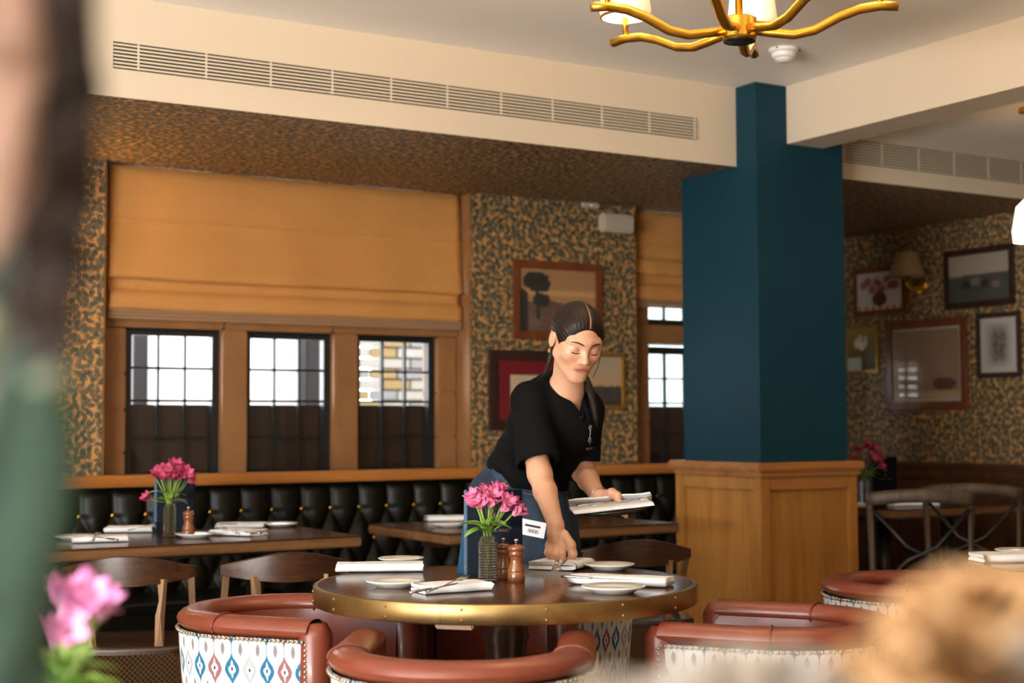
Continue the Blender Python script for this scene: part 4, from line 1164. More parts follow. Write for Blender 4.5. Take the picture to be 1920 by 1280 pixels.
bx, by = LD(.07, 5.06)
wt = thing('person', 'waitress in black polo shirt and denim apron laying cutlery on the round table', 'person', (bx, by, 0), -YAW)
def J(px, py, d):
    w_ = dep(d, px, py) - np.array([bx, by, 0]); return np.array([w_ @ np.array([cy, -sy, 0]), w_ @ np.array([sy, cy, 0]), w_[2]])
def rotm(yaw, pitch, roll):
    """columns: side (image right), forward (towards the camera when yaw 0), up"""
    y_, p_, r_ = map(math.radians, (yaw, pitch, roll))
    f = np.array([math.sin(y_) * math.cos(p_), -math.cos(y_) * math.cos(p_), -math.sin(p_)])
    s_ = np.array([math.cos(y_), math.sin(y_), 0.]); u = np.cross(s_, f) * -1
    u = u if u[2] > 0 else -u
    s2 = s_ * math.cos(r_) - u * math.sin(r_); u2 = u * math.cos(r_) + s_ * math.sin(r_)
    return np.stack([s2, f, u2], 1)
# ---- head
HR = rotm(20, 26, 4); HC = J(1080, 639, 4.66)
def hp(x, y, z): return HC + HR @ np.array([x, y, z])
def head_sdf(q):            # q in head space: x side, y forward, z up
    A = np.abs(q[:, 0]); S = np.c_[A, q[:, 1:]]
    d = sd_ell(q, (0, -.012, .032), (.0735, .094, .084))
    d = smin(d, sd_ell(q, (0, .030, -.032), (.0560, .062, .082)), .028)
    d = smin(d, sd_cone(S, (.049, .0, -.046), (.012, .066, -.094), .019, .017), .028)
    d = smin(d, sd_ell(q, (0, .070, -.098), (.018, .017, .017)), .022)
    d = smin(d, sd_ell(S, (.040, .056, -.020), (.024, .026, .024)), .030)
    d = smin(d, sd_cone(S, (.006, .082, .024), (.046, .064, .026), .011, .010), .018)
    d = smax(d, -sd_ell(S, (.0315, .099, .004), (.0155, .016, .0115)), .014)
    d = smin(d, sd_ell(S, (.0315, .0735, .001), (.0150, .0135, .0125)), .005)
    d = smin(d, sd_cone(q, (0, .080, .016), (0, .104, -.027), .0065, .0085), .012)
    d = smin(d, sd_ell(q, (0, .104, -.031), (.0095, .0100, .0085)), .008)
    d = smin(d, sd_ell(S, (.0105, .095, -.034), (.0070, .0085, .0065)), .007)
    d = smin(d, sd_ell(q, (0, .0765, -.058), (.026, .012, .020)), .018)
    d = smin(d, sd_cone(S, (.004, .0860, -.0555), (.0245, .0725, -.0590), .0042, .0022), .006)
    d = smin(d, sd_cone(S, (.0, .0850, -.0665), (.021, .0745, -.0625), .0050, .0024), .007)
    d = smax(d, -sd_ell(S, (.0062, .0985, -.0405), (.0034, .0045, .0040)), .002)
    e = smax(sd_ell(S, (.076, -.014, -.002), (.0085, .019, .031)), -sd_ell(S, (.085, -.010, .002), (.0065, .011, .019)), .004)
    return smin(d, e, .007)
Hin = lambda P: (P - HC) @ HR
# ---- joints taken from the photograph
RS, RE, RW = J(984, 752, 4.74), J(1012, 888, 4.62), J(1042, 984, 4.435)
LS, LE, LW = J(1104, 772, 4.90), J(1093, 884, 4.90), J(1122, 930, 4.68)
NK0, NK1 = hp(0, -.030, -.06), J(1062, 735, 4.78)
CHEST = J(1040, 790, 4.86)
TR = rotm(38, 18, 14)
fingers_r = [   # little, ring, middle, index of the right hand
    [J(1030, 1022, 4.455), J(1027, 1036, 4.43), J(1035, 1047, 4.44), J(1041, 1052, 4.45)],
    [J(1037, 1021, 4.44), J(1034, 1037, 4.415), J(1040, 1049, 4.425), J(1046, 1054, 4.44)],
    [J(1045, 1021, 4.425), J(1043, 1037, 4.40), J(1047, 1049, 4.41), J(1051, 1055, 4.425)],
    [J(1054, 1022, 4.415), J(1054, 1037, 4.39), J(1055, 1049, 4.40), J(1056, 1056, 4.415)]]
thumb_r = [J(1058, 1003, 4.425), J(1070, 1021, 4.40), J(1074, 1038, 4.40), J(1068, 1053, 4.41)]
thumb_l = [J(1131, 928, 4.67), J(1147, 925, 4.64), J(1157, 929, 4.625), J(1161, 943, 4.61)]
fingers_l = [[J(1134 + 3 * k, 938 + 2 * k, 4.70 - .012 * k), J(1148 + 3 * k, 944 + 3 * k, 4.71 - .02 * k), J(1162 + 2 * k, 953 + 3 * k, 4.70 - .02 * k), J(1174, 961 + 2 * k, 4.69 - .02 * k)] for k in range(4)]
def chain(P, pts, rs, d, k):
    for a, b, ra, rb in zip(pts, pts[1:], rs, rs[1:]): d = smin(d, sd_cone(P, a, b, ra, rb), k)
    return d
def arms(P):
    d = sd_cone(P, RS, RE, .046, .037); d = smin(d, sd_cone(P, RE, RE + (RW - RE) * .35, .036, .037), .02)
    d = smin(d, sd_cone(P, RE + (RW - RE) * .35, RW, .036, .0245), .012)
    pr = (RW * .2 + np.mean([f[0] for f in fingers_r], 0) * .8)
    d = smin(d, sd_cone(P, RW, (RW + pr) / 2, .024, .028), .012)
    for f in fingers_r: d = smin(d, sd_cone(P, RW * .55 + pr * .45, f[0], .018, .0125), .010)
    for f in fingers_r: d = chain(P, f, [.0120, .0112, .0098, .0085], d, .005)
    d = chain(P, thumb_r, [.016, .0145, .0130, .0105], d, .008)
    e = sd_cone(P, LS, LE, .044, .037); e = smin(e, sd_cone(P, LE, LE + (LW - LE) * .35, .036, .036), .02)
    e = smin(e, sd_cone(P, LE + (LW - LE) * .35, LW, .035, .0245), .012)
    pl_ = np.mean([f[0] for f in fingers_l], 0)
    e = smin(e, sd_cone(P, LW, pl_, .023, .022), .012)
    e = smin(e, sd_cone(P, pl_, thumb_l[1], .02, .016), .012)
    for f in fingers_l: e = chain(P, f, [.0115, .0105, .0095, .0082], e, .005)
    e = chain(P, thumb_l, [.017, .0150, .0130, .0095], e, .008)
    return np.minimum(d, e)
def body(P):
    d = head_sdf(Hin(P))
    nk = smin(sd_cone(P, NK0, NK1, .045, .048), sd_cone(P, NK1, CHEST, .054, .085), .04)
    d = smin(d, nk, .022)
    sh = sd_cone(P, RS * .8 + NK1 * .2, LS * .8 + NK1 * .2, .045, .045)
    d = smin(d, sh, .04)
    d = smin(d, sd_ell(P, CHEST, (.135, .085, .15), TR), .05)
    d = smin(d, sd_cone(P, CHEST, J(985, 905, 5.0), .10, .105), .06)
    return smin(d, arms(P), .02)
allp = np.array([RS, RE, RW, LS, LE, LW] + [p for f in fingers_r + fingers_l + [thumb_r, thumb_l] for p in f] + [hp(0, 0, .14), hp(.1, 0, 0), hp(-.1, 0, 0), J(985, 905, 5.0) - .12, J(985, 905, 5.0) + .12])
V, F = sdf_mesh(body, allp.min(0) - .09, allp.max(0) + .09, .0026)
# skin colour: lips and cheeks have their own tint
hv = Hin(V); base = np.tile(np.array([.62, .335, .205]), (len(V), 1))
def tint(mask, c): 
    global base
    base = base * (1 - mask[:, None]) + np.array(c) * mask[:, None]
tint(.35 * np.exp(-((np.abs(hv[:, 0]) - .042) / .018) ** 2 - ((hv[:, 2] + .028) / .02) ** 2) * (hv[:, 1] > .03), (.62, .23, .15))
tint(.8 * (1 / (1 + np.exp((np.abs(hv[:, 0]) / .0255) ** 2 * 6 + ((hv[:, 2] + .0612) / .0098) ** 2 * 6 - 6))) * (hv[:, 1] > .07), (.46, .135, .105))
tint(.55 * np.exp(-((np.abs(hv[:, 0]) - .0315) / .014) ** 2 - ((hv[:, 2] - .002) / .008) ** 2) * (hv[:, 1] > .05), (.36, .15, .09))
M['skin'] = attr_mat('skin', .42, Subsurface_Weight=.12, Subsurface_Radius=(.012, .005, .003))
np_mesh('body', V, F, M['skin'], wt, base)

# ---- hair: combed back from a centre parting into a low ponytail
def hair_mat():
    q = NT('brown_hair'); a = q.n('ShaderNodeAttribute'); a.attribute_name = 'Col'
    x, y, z = q.sep(a.outputs['Vector'])
    n = q.noise(a.outputs['Vector'], 1.0, 2)
    q.col(q.mix(n, (.004, .002, .0012), (.020, .0095, .0045))); q.set(Roughness=.45, Specular_IOR_Level=.28)
    q.bump(n, .35, .004); return q.m
M['hair'] = hair_mat()
def hair(P):
    q = Hin(P); A = np.abs(q[:, 0]); S_ = np.c_[A, q[:, 1:]]
    sk = sd_ell(q, (0, -.012, .032), (.0735, .094, .084))
    sk = smin(sk, sd_ell(q, (0, .030, -.032), (.0575, .062, .082)), .028)
    c1 = (np.sqrt((q[:, 0] / .0600) ** 2 + ((q[:, 2] + .022) / .088) ** 2) - 1) * .07 + np.maximum(0, .025 - q[:, 1]) * 3
    c2 = q[:, 2] + .020 - .45 * q[:, 1]
    c = smin(c1, c2, .025)                                # distance behind the hairline
    d = sk - np.clip(.0010 + c * .30, .0, .0085) - .0005 * np.sin(np.arctan2(q[:, 0], q[:, 2] + .045) * 70)
    d = smin(d, sd_ell(q, (0, -.085, -.030), (.035, .030, .035)), .03)
    ear = -(sd_ell(S_, (.08, .000, -.012), (.024, .022, .034)))
    d = smax(d, -c, .003); d = smax(d, ear, .005); d = smax(d, -(q[:, 2] + .055), .02)
    return d
V, F = sdf_mesh(hair, HC - .16, HC + .16, .0026)
hv = Hin(V); ph = np.arctan2(hv[:, 0] - .006 * 0, hv[:, 2] + .045); tt = np.hypot(hv[:, 1] + .1, 0)
np_mesh('hair', V, F, M['hair'], wt, np.c_[ph * 55, hv[:, 1] * 14, np.zeros(len(V))])
pt = [hp(0, -.105, -.030), hp(.03, -.118, -.075), J(1098, 715, 4.78), J(1108, 735, 4.74), J(1113, 762, 4.735), J(1117, 785, 4.735), J(1120, 800, 4.735)]
def hair_tube(name, pts, rs):
    o = MB().tube([tuple(p) for p in pts], rs, 14).build(name, M['hair'], wt, True)
    n = len(o.data.vertices); a = o.data.color_attributes.new('Col', 'FLOAT_COLOR', 'POINT')
    c = np.array([[(i % 14) * 3.0, (i // 14) * .6, 0, 1] for i in range(n)], np.float32); a.data.foreach_set('color', c.ravel())
    return o
hair_tube('ponytail', pt, [.020, .020, .016, .014, .012, .009, .003])
hair_tube('loose_strand', [hp(-.045, -.07, -.04), J(1030, 680, 4.72), J(1022, 700, 4.73), J(1010, 712, 4.74)], [.010, .008, .005, .002])
hair_tube('loose_strand', [hp(.068, .048, .045), hp(.072, .052, .0), hp(.070, .056, -.05), hp(.066, .058, -.08), hp(.060, .06, -.095)], [.0010] * 5)
# ---- brows and lashes lie on the face
def on_face(x, z):
    ys = np.linspace(.14, 0, 700); dd = head_sdf(np.c_[np.full(700, x), ys, np.full(700, z)])
    return hp(x, ys[np.argmax(dd < .0004)], z)
def on_hair(th):
    r = np.linspace(.02, -.006, 300); c_, n_ = np.array([.004, -.012 + .094 * math.cos(th), .032 + .084 * math.sin(th)]), np.array([0, math.cos(th), math.sin(th)])
    pts = np.array([hp(*(c_ + n_ * v)) for v in r]); dd = hair(pts); k = int(np.argmax(dd < .0003)); return pts[k]
M['parting'] = plain('parting_skin', (.24, .12, .07), .6)
MB().tube([tuple(on_hair(math.radians(v))) for v in (27, 36, 44, 52, 60, 70, 80, 90, 98)], [.0030, .0034, .0032, .0028, .0024, .0020, .0015, .0010, .0004], 8, (1, .35), up=tuple(HR[:, 1] + HR[:, 2])).build('parting', M['parting'], wt, True)
M['brow'] = plain('brow_hair', (.030, .014, .008), .8)
M['mouth'] = plain('mouth_line', (.10, .022, .018), .6)
xs = np.linspace(-.0225, .0225, 13)
MB().tube([tuple(on_face(a_, -.0612 + .0022 * abs(a_ / .0225) ** 2 * -1 + .0012 * math.cos(a_ / .0225 * PI * 1.5))) for a_ in xs], [.0004] + [.0010] * 11 + [.0004], 6).build('mouth_line', M['mouth'], wt, True)
for s_ in (-1, 1):
    xs = np.linspace(.012, .052, 9); zs = .019 + .0075 * np.sin(np.linspace(.25, 2.5, 9))
    MB().tube([tuple(on_face(s_ * a, b)) for a, b in zip(xs, zs)], [.0016, .0023, .0026, .0026, .0025, .0022, .0018, .0014, .0007], 6).build('eyebrow', M['brow'], wt, True)
    xs = np.linspace(.0185, .0465, 9); zs = -.0062 - .0030 * np.sin(np.linspace(0, PI, 9))
    MB().tube([tuple(on_face(s_ * a, b) + HR @ np.array([0, .001, 0])) for a, b in zip(xs, zs)], [.0007, .0011, .0014, .0016, .0018, .0019, .0019, .0016, .0008], 6).build('eyelashes', M['brow'], wt, True)
ec = hp(-.081, -.006, -.036)
er = MB().tube([tuple(ec + HR @ np.array([0, .006 * math.cos(a), .008 * math.sin(a) - .006])) for a in np.linspace(0, 2 * PI, 13)], .0018, 6).build('earring', M['gold'], wt, True)

# ---- polo shirt
M['polo'] = plain('black_cotton', (.0055, .0055, .0058), .85, noise=.25, scale=45, Specular_IOR_Level=.06)
RH, LH = RS + (RE - RS) * .86, LS + (LE - LS) * .80
rdir = (RE - RS) / np.linalg.norm(RE - RS); ldir = (LE - LS) / np.linalg.norm(LE - LS)
WST = J(992, 885, 4.98)
nax = (hp(0, -.02, -.10) - NK1); nax /= np.linalg.norm(nax)
nf = TR[:, 1] - nax * (TR[:, 1] @ nax); nf /= np.linalg.norm(nf); ns = np.cross(nf, nax)
def shirt(P):
    d = sd_ell(P, CHEST + np.array([-.01, 0, -.005]), (.158, .112, .185), TR)
    d = smin(d, sd_ell(P, J(1088, 790, 4.80), (.060, .055, .065)), .06)
    d = smin(d, sd_ell(P, J(1040, 792, 4.775), (.060, .050, .065)), .06)
    d = smin(d, sd_cone(P, RS * .90 + NK1 * .1, LS * .92 + NK1 * .08, .058, .052), .05)
    d = smin(d, sd_cone(P, NK1 * .72 + CHEST * .28, CHEST, .068, .10), .05)
    d = smin(d, sd_ell(P, WST, (.152, .112, .12), TR), .09)
    d = smin(d, sd_cone(P, CHEST, WST, .125, .125), .06)
    fold = .004 * np.sin(P[:, 2] * 70 + P[:, 0] * 55 + 6 * np.sin(P[:, 0] * 14)) * np.clip((1.22 - P[:, 2]) * 6, .15, 1)
    d = d + fold
    a = sd_cone(P, RS + (NK1 - RS) * .12, RS + (RE - RS) * 1.0, .056, .073); a = smax(a, (P - RH) @ rdir, .004)
    b = sd_cone(P, LS + (NK1 - LS) * .10, LS + (LE - LS) * 1.0, .052, .058); b = smax(b, (P - LH) @ ldir, .004)
    a = smax(a, -(np.maximum(sd_cone(P, RS, RE, .050, .064), -((P - RH) @ rdir) - .015)), .003)
    b = smax(b, -(np.maximum(sd_cone(P, LS, LE, .048, .051), -((P - LH) @ ldir) - .015)), .003)
    d = smin(d, a, .022); d = smin(d, b, .022)
    d = smax(d, (WST[2] - .055) - P[:, 2] - .10 * (P[:, 0] - WST[0]), .006)
    nh = sd_cone(P, NK1 + (NK1 - CHEST) * .0, hp(0, -.02, -.10), .052, .058)
    w_ = P - NK1; vn = .9 * smax(np.abs(w_ @ ns) - (.019 + .40 * (w_ @ nax)), -(w_ @ nf), .01)
    return smax(d, -smin(nh, vn, .01), .006)
V, F = sdf_mesh(shirt, np.array([RS, LS, WST, RE]).min(0) - .24, np.array([RS, LS, NK1]).max(0) + .16, .0032)
np_mesh('polo_shirt', V, F, M['polo'], wt)
# collar: two leaves folded over round the neck
def collar_leaf(s_):
    def fn(u, v):
        a = .10 + u * 3.05; g = math.exp(-(a / .85) ** 2)
        zt = .050 - .105 * g; r = .058 + .010 * g + .026 * v; z = zt - (.042 + .020 * math.exp(-((a - .35) / .3) ** 2)) * v + .008 * math.sin(PI * v)
        c = NK1 + nax * z + (nf * math.cos(a) * 1.05 + ns * math.sin(a) * s_) * r + nf * (.022 * g)
        return tuple(c)
    o = MB().grid(fn, 28, 6).build('collar', M['polo'], wt, True); o.modifiers.new('thickness', 'SOLIDIFY').thickness = .003
collar_leaf(1); collar_leaf(-1)
def march(fn, px, py, lift, d0=4.45, d1=5.15):
    """first point of a garment along the line of sight of a photo point"""
    ds = np.linspace(d0, d1, 700); p0, p1 = J(px, py, d0), J(px, py, d1)
    dd = fn(p0 + (p1 - p0) * ((ds - d0) / (d1 - d0))[:, None]); k = np.argmax(dd < .0004)
    if dd[k] >= .0004: k = int(np.argmin(dd))
    return J(px, py, ds[k] - lift)
def on_shirt(px, py): return march(shirt, px, py, .0015)
def stitch(name, pxs, r, mat): return MB().tube([tuple(on_shirt(x, y)) for x, y in pxs], r, 5).build(name, mat, wt, True)
M['thread'] = plain('pale_thread', (.42, .38, .36), .7)
M['seamblack'] = plain('black_seam', (.003, .003, .003), .6)
stitch('placket', [(1091, 757), (1092, 768), (1093, 780), (1093, 792)], .0022, M['seamblack'])
for y in (766, 783): MB().ball(tuple(on_shirt(1089, y)), .0042, 8).build('shirt_button', M['seamblack'], wt, True)
for pts in ([(1107, 797), (1104, 802), (1107, 806), (1109, 798)], [(1107, 804), (1107, 812), (1106, 817)], [(1106, 818), (1104, 824), (1103, 829)], [(1106, 818), (1108, 824), (1109, 829)], [(1106, 826), (1106, 834)], [(1099, 840), (1101, 844), (1103, 839), (1105, 843), (1107, 838), (1109, 842), (1111, 838)]):
    stitch('chest_emblem', pts, .0011, M['thread'])
# ---- denim apron, trousers, shoes
def denim():
    q = NT('dark_denim'); c = q.coord(); n = q.noise(c, 18, 5, .6); f = q.noise(q.mapping(c, (900, 900, 260)), 1, 1)
    w = q.math('ADD', q.math('MULTIPLY', n, .6), q.math('MULTIPLY', f, .4))
    q.col(q.ramp(w, [(.3, (.002, .0065, .015)), (.72, (.012, .034, .066))])); q.set(Roughness=.75); return q.m
M['denim'] = denim()
HIP = J(972, 940, 5.03)
KR, KL = np.array([HIP[0] - .02, HIP[1] - .02, .50]), np.array([HIP[0] + .13, HIP[1] + .05, .50])
PR = rotm(30, 0, 6)
def apron(P):
    d = sd_ell(P, HIP, (.185, .135, .155), PR)
    d = smin(d, sd_ell(P, WST - np.array([.004, 0, .03]), (.155, .118, .10), TR), .05)
    d = smin(d, sd_cone(P, HIP + np.array([.05, -.02, -.08]), (KR + KL) / 2 + np.array([0, -.02, .05]), .155, .165), .06)
    d = smax(d, P[:, 2] - (WST[2] + .012) - .30 * (WST[0] + .02 - P[:, 0]) * 1.0, .006)
    d = smax(d, .55 - P[:, 2], .006)
    return d + .003 * np.sin(P[:, 0] * 60 + P[:, 2] * 18)
V, F = sdf_mesh(apron, np.array([HIP[0] - .32, HIP[1] - .30, .5]), np.array([HIP[0] + .40, HIP[1] + .3, WST[2] + .14]), .004)
np_mesh('denim_apron', V, F, M['denim'], wt)
def on_apron(px, py, lift=.002): return march(apron, px, py, lift)
M['stitch'] = plain('denim_stitch', (.16, .15, .14), .8)
def astitch(name, pts, r, mat): 
    pp = []
    for (a, b), (c, e) in zip(pts, pts[1:]): pp += [(a + (c - a) * k / 6, b + (e - b) * k / 6) for k in range(6)]
    pp.append(pts[-1]); return MB().tube([tuple(on_apron(x, y)) for x, y in pp], r, 5).build(name, mat, wt, True)
M['denim2'] = plain('denim_band', (.016, .042, .075), .8, noise=.3, scale=120)
wbp = [(922, 884), (940, 893), (960, 900), (985, 906), (1010, 910), (1040, 913), (1075, 912)]
MB().tube([tuple(on_apron(x_, y_, .001)) for x_, y_ in wbp], .0135, 8, (.28, 1.0), up=(0, 0, 1)).build('waistband', M['denim2'], wt, True)
astitch('waistband_stitch', [(926, 892), (955, 905), (990, 914), (1030, 919)], .0009, M['stitch'])
astitch('pocket_seam', [(962, 918), (990, 926), (1025, 930)], .0011, M['stitch'])
astitch('pocket_seam', [(944, 990), (968, 998), (990, 1003)], .0010, M['stitch'])
MB().ball(tuple(on_apron(963, 920)), .005, 8).build('apron_rivet', M['gold'], wt, True)
for k in range(3): astitch('apron_tie', [(1058 + 8 * k, 918 + k), (1064 + 9 * k, 935), (1068 + 8 * k, 962)], .0022, M['seamblack'])
M['trouser'] = plain('black_trouser', (.008, .009, .012), .8)
for K_ in (KR, KL):
    MB().tube([tuple(K_ + np.array([0, 0, .25])), tuple(K_), tuple(K_ * np.array([1, 1, 0]) + np.array([.005, .02, .06]))], [.095, .072, .055], 16).build('trouser_leg', M['trouser'], wt, True)
    MB().tube([tuple(K_ * np.array([1, 1, 0]) + np.array([-.01, .08, .045])), tuple(K_ * np.array([1, 1, 0]) + np.array([0, -.02, .045])), tuple(K_ * np.array([1, 1, 0]) + np.array([.03, -.14, .032]))], [.040, .045, .030], 14, (1, .95)).build('shoe', M['black'], wt, True)
# bracelet
ba = (LW * .75 + thumb_l[0] * .25); bd_ = (np.array(thumb_l[1]) - LE); bd_ /= np.linalg.norm(bd_)
b1 = np.cross(bd_, [0, 0, 1]); b1 /= np.linalg.norm(b1); b2 = np.cross(bd_, b1)
MB().tube([tuple(ba + (b1 * math.cos(a) + b2 * math.sin(a)) * .029) for a in np.linspace(0, 2 * PI, 25)], .0014, 6).build('bracelet', M['steel'], wt, True)
# card clipped on the apron
def to_world(p_): return np.array([bx, by, 0]) + np.array([cy, -sy, 0]) * p_[0] + np.array([sy, cy, 0]) * p_[1] + np.array([0, 0, p_[2]])
c0 = to_world(on_apron(997, 990, lift=.006))
card = thing('name_card', 'white card with a black bar and barcode tucked in the apron pocket', 'card', tuple(c0), imang(0))
MB().box(-.046, .046, -.0008, .0008, -.026, .026, b=.0003).build('card_face', M['linen'], card)
MB().box(-.024, .028, -.0012, -.0009, .004, .011).build('black_bar', M['black'], card)
for k in range(11): MB().box(-.012 + k * .0034, -.012 + k * .0034 + (.0010, .0018, .0024)[k % 3], -.0012, -.0009, -.015, -.003).build('barcode_line', M['black'], card)
card.rotation_euler = Matrix.Rotation(imang(0), 3, 'Z').to_euler(); card.rotation_euler.rotate_axis('Y', .20)
# ---- what she holds: a dark plate with two napkins and cutlery
M['blackchina'] = plain('black_stoneware', (.010, .010, .011), .25)
pc = dep(4.60, 1150, 962)
sp = thing('serving_plate', 'dark round plate held in the waitress left hand', 'plate', tuple(pc), imang(0))
MB().lathe([(.001, 0), (.075, 0), (.085, .004), (.128, .014), (.130, .017), (.126, .018), (.08, .009), (.001, .008)], 56, cap=False).build('plate_body', M['blackchina'], sp, True)
sp.rotation_euler.rotate_axis('Y', -.10); sp.rotation_euler.rotate_axis('X', .05)
def held(o, dx, dd, dz, rz, tilt=(0, 0)):
    m = sp.matrix_basis @ Matrix.Translation((dx, dd, dz)) @ Matrix.Rotation(rz, 4, 'Z') @ Matrix.Rotation(tilt[0], 4, 'X') @ Matrix.Rotation(tilt[1], 4, 'Y')
    o.matrix_basis = m
o = fold_mesh(.25, .13, 2, .0060, 21).build('folded_napkin', M['linen'], None, True, 50); held(o, -.005, -.03, .019, -PI / 2 + .05)
tag(o, 'folded napkin lying flat on the dark plate in her hand', 'napkin', 'folded white napkins')
o = fold_mesh(.26, .07, 2, .004, 22, .0).build('folded_napkin', M['linen'], None, True, 50); held(o, .0, .058, .028, -PI / 2 - .1, (0.0, -.55))
tag(o, 'upper napkin with turned-up corners on the dark plate in her hand', 'napkin', 'folded white napkins')
kh = knife0.copy(); COL.objects.link(kh); held(kh, -.01, -.005, .034, -PI / 2 + .18); tag(kh, 'knife on the napkins of the plate in her hand', 'knife', 'knives laid on the napkins')
fh = fork0.copy(); COL.objects.link(fh); held(fh, .02, -.035, .034, -PI / 2 + .12); tag(fh, 'fork on the napkins of the plate in her hand', 'fork', 'forks laid on the napkins')
# cutlery she is putting down
cutlery('fork', 'fork held in her right hand above the napkin', 1052, 1062, -100, NZ + .003, -.10)
cutlery('knife', 'knife held in her right hand above the napkin', 1043, 1060, -95, NZ + .002, -.10)

ch_ = {c.name.split('.')[0]: c for c in wt.children}
for c in list(wt.children):
    k_ = c.name.split('.')[0]
    if k_ in ('collar', 'placket', 'shirt_button', 'chest_emblem'): c.parent = ch_['polo_shirt']
    if k_ in ('waistband', 'waistband_stitch', 'pocket_seam', 'apron_rivet', 'apron_tie'): c.parent = ch_['denim_apron']
    if k_ in ('ponytail', 'loose_strand', 'parting'): c.parent = ch_['hair']
    if k_ in ('eyebrow', 'eyelashes', 'mouth_line', 'earring', 'bracelet'): c.parent = ch_['body']
# ================================================================== BLURRED FOREGROUND
# small round table by the camera that carries the two near flower vases
def low_table(label, l, d, r):
    x, y = LD(l, d); ft = thing('side_table', label, 'table', (x, y, 0))
    MB().lathe([(.001, .70), (r - .01, .70), (r, .71), (r, .728), (r - .01, .735), (.001, .735)], 64, cap=False).build('table_top', M['tabletop'], ft, True, 40)
    MB().lathe([(.05, .05), (.045, .68), (.12, .699)], 24).build('pedestal', M['pedestal'], ft, True)
    MB().lathe([(.22, 0), (.22, .02), (.05, .06)], 32).build('base', M['pedestal'], ft, True)
low_table('small round table below the frame under the blurred pink flowers', -.50, 1.62, .34)
low_table('small round table below the frame under the blurred dried roses', .26, .66, .26)
# blurred pink flowers at the lower left
p = dep(1.62, 118, 1400); p[2] = .736
vase('blurred glass bud vase at the lower left of the photo', p, .026, .155)
top = np.array([0, 0, 0.])
H4 = []
for px, py, dd in ((125, 1120, 0), (160, 1105, .01), (185, 1135, -.01), (130, 1160, -.02), (105, 1185, .02), (150, 1140, .03), (175, 1120, .02), (115, 1105, .01)):
    w_ = dep(1.62 + dd, px, py + 28) - p; H4.append(tuple(w_))
fb = bouquet('blurred pink flowers in the lower left foreground', p, .158, .05, H4, M['lilac'], 11, .037, 12)
# tan and cream dried roses, lower right
def rose(mat, t, loc, s_, seed):
    rnd = random.Random(seed); m = MB()
    for ring in range(5):
        n = 3 + ring; r0 = .10 + .19 * ring
        for k in range(n):
            a0 = 2 * PI * k / n + ring * .7
            def pf(u, v, a0=a0, r0=r0, ring=ring, n=n):
                s2 = (u - .5) * 2; a = a0 + s2 * PI / n * 1.15
                r = r0 * (.55 + .45 * v) + .10 * v * v * ring * .5; z = .85 * v * (1 - .10 * ring) - .30 * v * v * ring * .18 - .12 * s2 * s2 * v
                return (r * math.cos(a), r * math.sin(a), z)
            m.grid(pf, 5, 5)
    o = m.build('rose_head', mat, t, True); o.location = loc; o.scale = (s_,) * 3; aim(o, (rnd.uniform(-.5, .5), rnd.uniform(-.8, .1), .8)); return o
M['tan'] = plain('tan_petal', (.50, .30, .135), .75, noise=.3, scale=2)
M['creamrose'] = plain('cream_petal', (.46, .42, .37), .75, noise=.15, scale=2)
M['drystem'] = plain('dry_stem', (.16, .08, .03), .8)
p = dep(.66, 1560, 1500); p[2] = .736
vs = thing('stone_vase', 'pale stoneware vase below the blurred tan roses', 'vase', tuple(p))
MB().lathe([(.04, 0), (.055, .03), (.05, .12), (.03, .18), (.034, .20)], 28).build('vase_body', M['china'], vs, True)
rb = thing('dried_roses', 'blurred bunch of tan and cream dried roses in the lower right foreground', 'flowers', tuple(p))
for k, (px, py, d, s_, m_) in enumerate(((1745, 1195, .64, .036, 'tan'), (1805, 1130, .66, .036, 'tan'), (1890, 1150, .68, .036, 'tan'), (1650, 1275, .66, .030, 'tan'), (1820, 1240, .62, .034, 'tan'),
                                     (1905, 1235, .62, .026, 'creamrose'), (1690, 1275, .60, .032, 'tan'), (1400, 1292, .64, .028, 'creamrose'), (1290, 1288, .66, .028, 'creamrose'), (1500, 1290, .62, .030, 'creamrose'), (1180, 1310, .68, .024, 'creamrose'))):
    w_ = dep(d, px, py) - p; rose(M[m_], rb, tuple(w_ - np.array([0, 0, s_ * .3])), s_, k)
    MB().tube([(0, 0, .05), (w_[0] * .12, w_[1] * .12, .21), (w_[0] * .6, w_[1] * .6, .21 + (w_[2] - .21) * .55), tuple(w_ - np.array([0, 0, s_ * .3]))], .0022, 6).build('stem', M['drystem'], rb, True)
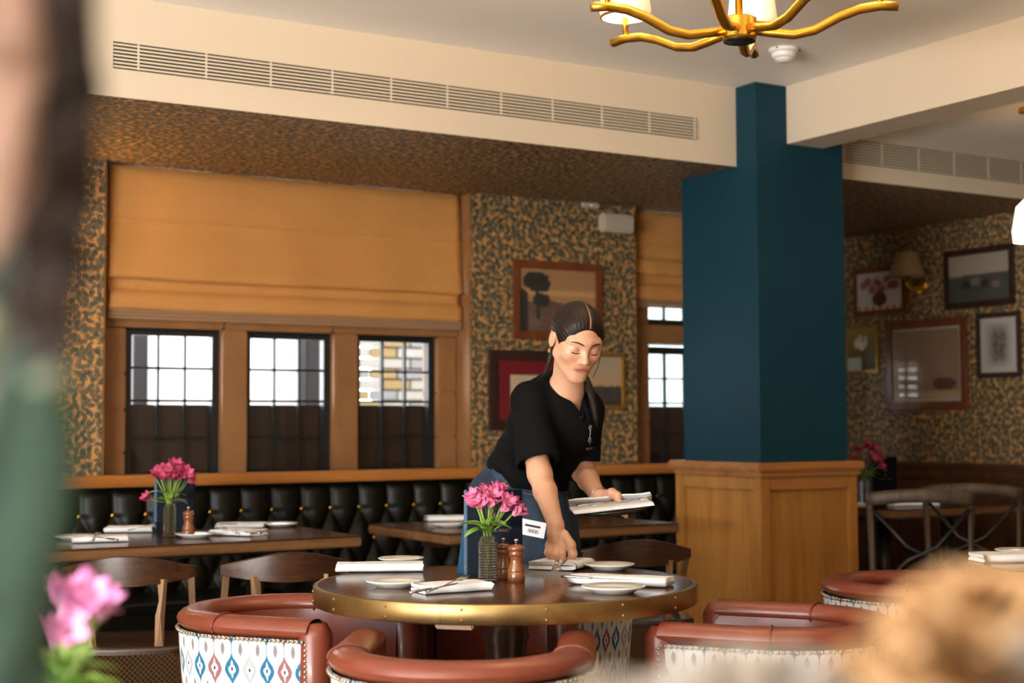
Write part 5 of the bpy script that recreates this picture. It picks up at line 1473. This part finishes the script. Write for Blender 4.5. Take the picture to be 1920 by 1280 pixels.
# tall plant at the left edge: big green leaves, dark and dusty pink ones above
M['bigleaf'] = plain('big_green_leaf', (.030, .072, .050), .4, noise=.45, scale=9)
M['paleleaf'] = plain('pale_leaf', (.17, .19, .12), .5, noise=.2, scale=9)
M['darkleaf'] = plain('brown_leaf', (.014, .006, .003), .55, noise=.4, scale=20)
M['pinkleaf'] = plain('dusty_pink_leaf', (.34, .20, .14), .6, noise=.2, scale=14)
pp = dep(.62, -120, 1300)
plant = thing('leafy_plant', 'blurred tall leafy plant filling the left edge of the photo', 'plant', (pp[0], pp[1], 0))
MB().lathe([(.10, 0), (.13, .02), (.16, .34), (.15, .36), (.14, .33)], 32).build('planter', M['china'], plant, True)
MB().tube([(0, 0, .3), (.005, 0, .8), (0, .005, 1.45)], [.012, .009, .005], 8).build('stem', M['drystem'], plant, True)
lm = {}
def big_leaf(px, py, d, L, Wd, ang, mat, seed):
    """leaf centred on a place near the camera, long axis tilted ang from vertical"""
    w_ = dep(d, px, py) - np.array([pp[0], pp[1], 0])
    def fn(u, v):
        s_ = (u - .5) * 2; ww = Wd * math.sin(PI * (v * .95 + .03)) ** .6 * s_
        x_, z_ = ww, L * (v - .5); dd = .25 * ww * abs(s_) - .12 * L * (v - .5) ** 2 * 2 + .004 * math.sin(v * 14 + seed)
        a = math.radians(ang); xr, zr = x_ * math.cos(a) + z_ * math.sin(a), -x_ * math.sin(a) + z_ * math.cos(a)
        return (cy * xr + sy * dd, -sy * xr + cy * dd, zr)
    o = MB().grid(fn, 8, 14).build('leaf', M[mat], plant, True); o.location = tuple(w_); o.modifiers.new('thickness', 'SOLIDIFY').thickness = .0008
    MB().tube([(0, 0, max(.4, w_[2] - .12)), tuple(w_ * np.array([.5, .5, 1]) - np.array([0, 0, .05])), tuple(w_)], .0016, 5).build('leaf_stalk', M['drystem'], plant, True)
for a in ((4, 110, .56, .16, .0135, 2, 'pinkleaf', 1), (-45, 60, .57, .15, .022, -6, 'pinkleaf', 2), (2, 270, .56, .08, .012, 0, 'pinkleaf', 15),
          (122, 40, .60, .07, .013, 5, 'darkleaf', 3), (138, 120, .60, .06, .011, -8, 'darkleaf', 4), (118, 190, .60, .07, .014, 6, 'darkleaf', 5), (126, 280, .60, .07, .013, -10, 'darkleaf', 6), (106, 370, .58, .07, .014, -6, 'darkleaf', 7), (95, 460, .58, .07, .015, 8, 'darkleaf', 16), (80, 545, .57, .06, .014, -4, 'darkleaf', 17),
          (0, 420, .60, .09, .020, 20, 'bigleaf', 8), (0, 635, .58, .07, .010, -58, 'paleleaf', 9), (48, 820, .60, .17, .017, 4, 'bigleaf', 10), (20, 980, .58, .16, .022, 10, 'bigleaf', 11), (0, 720, .61, .12, .024, -10, 'bigleaf', 12), (30, 1150, .60, .14, .014, 14, 'bigleaf', 13), (-10, 1230, .58, .14, .022, -6, 'bigleaf', 14)):
    big_leaf(*a)
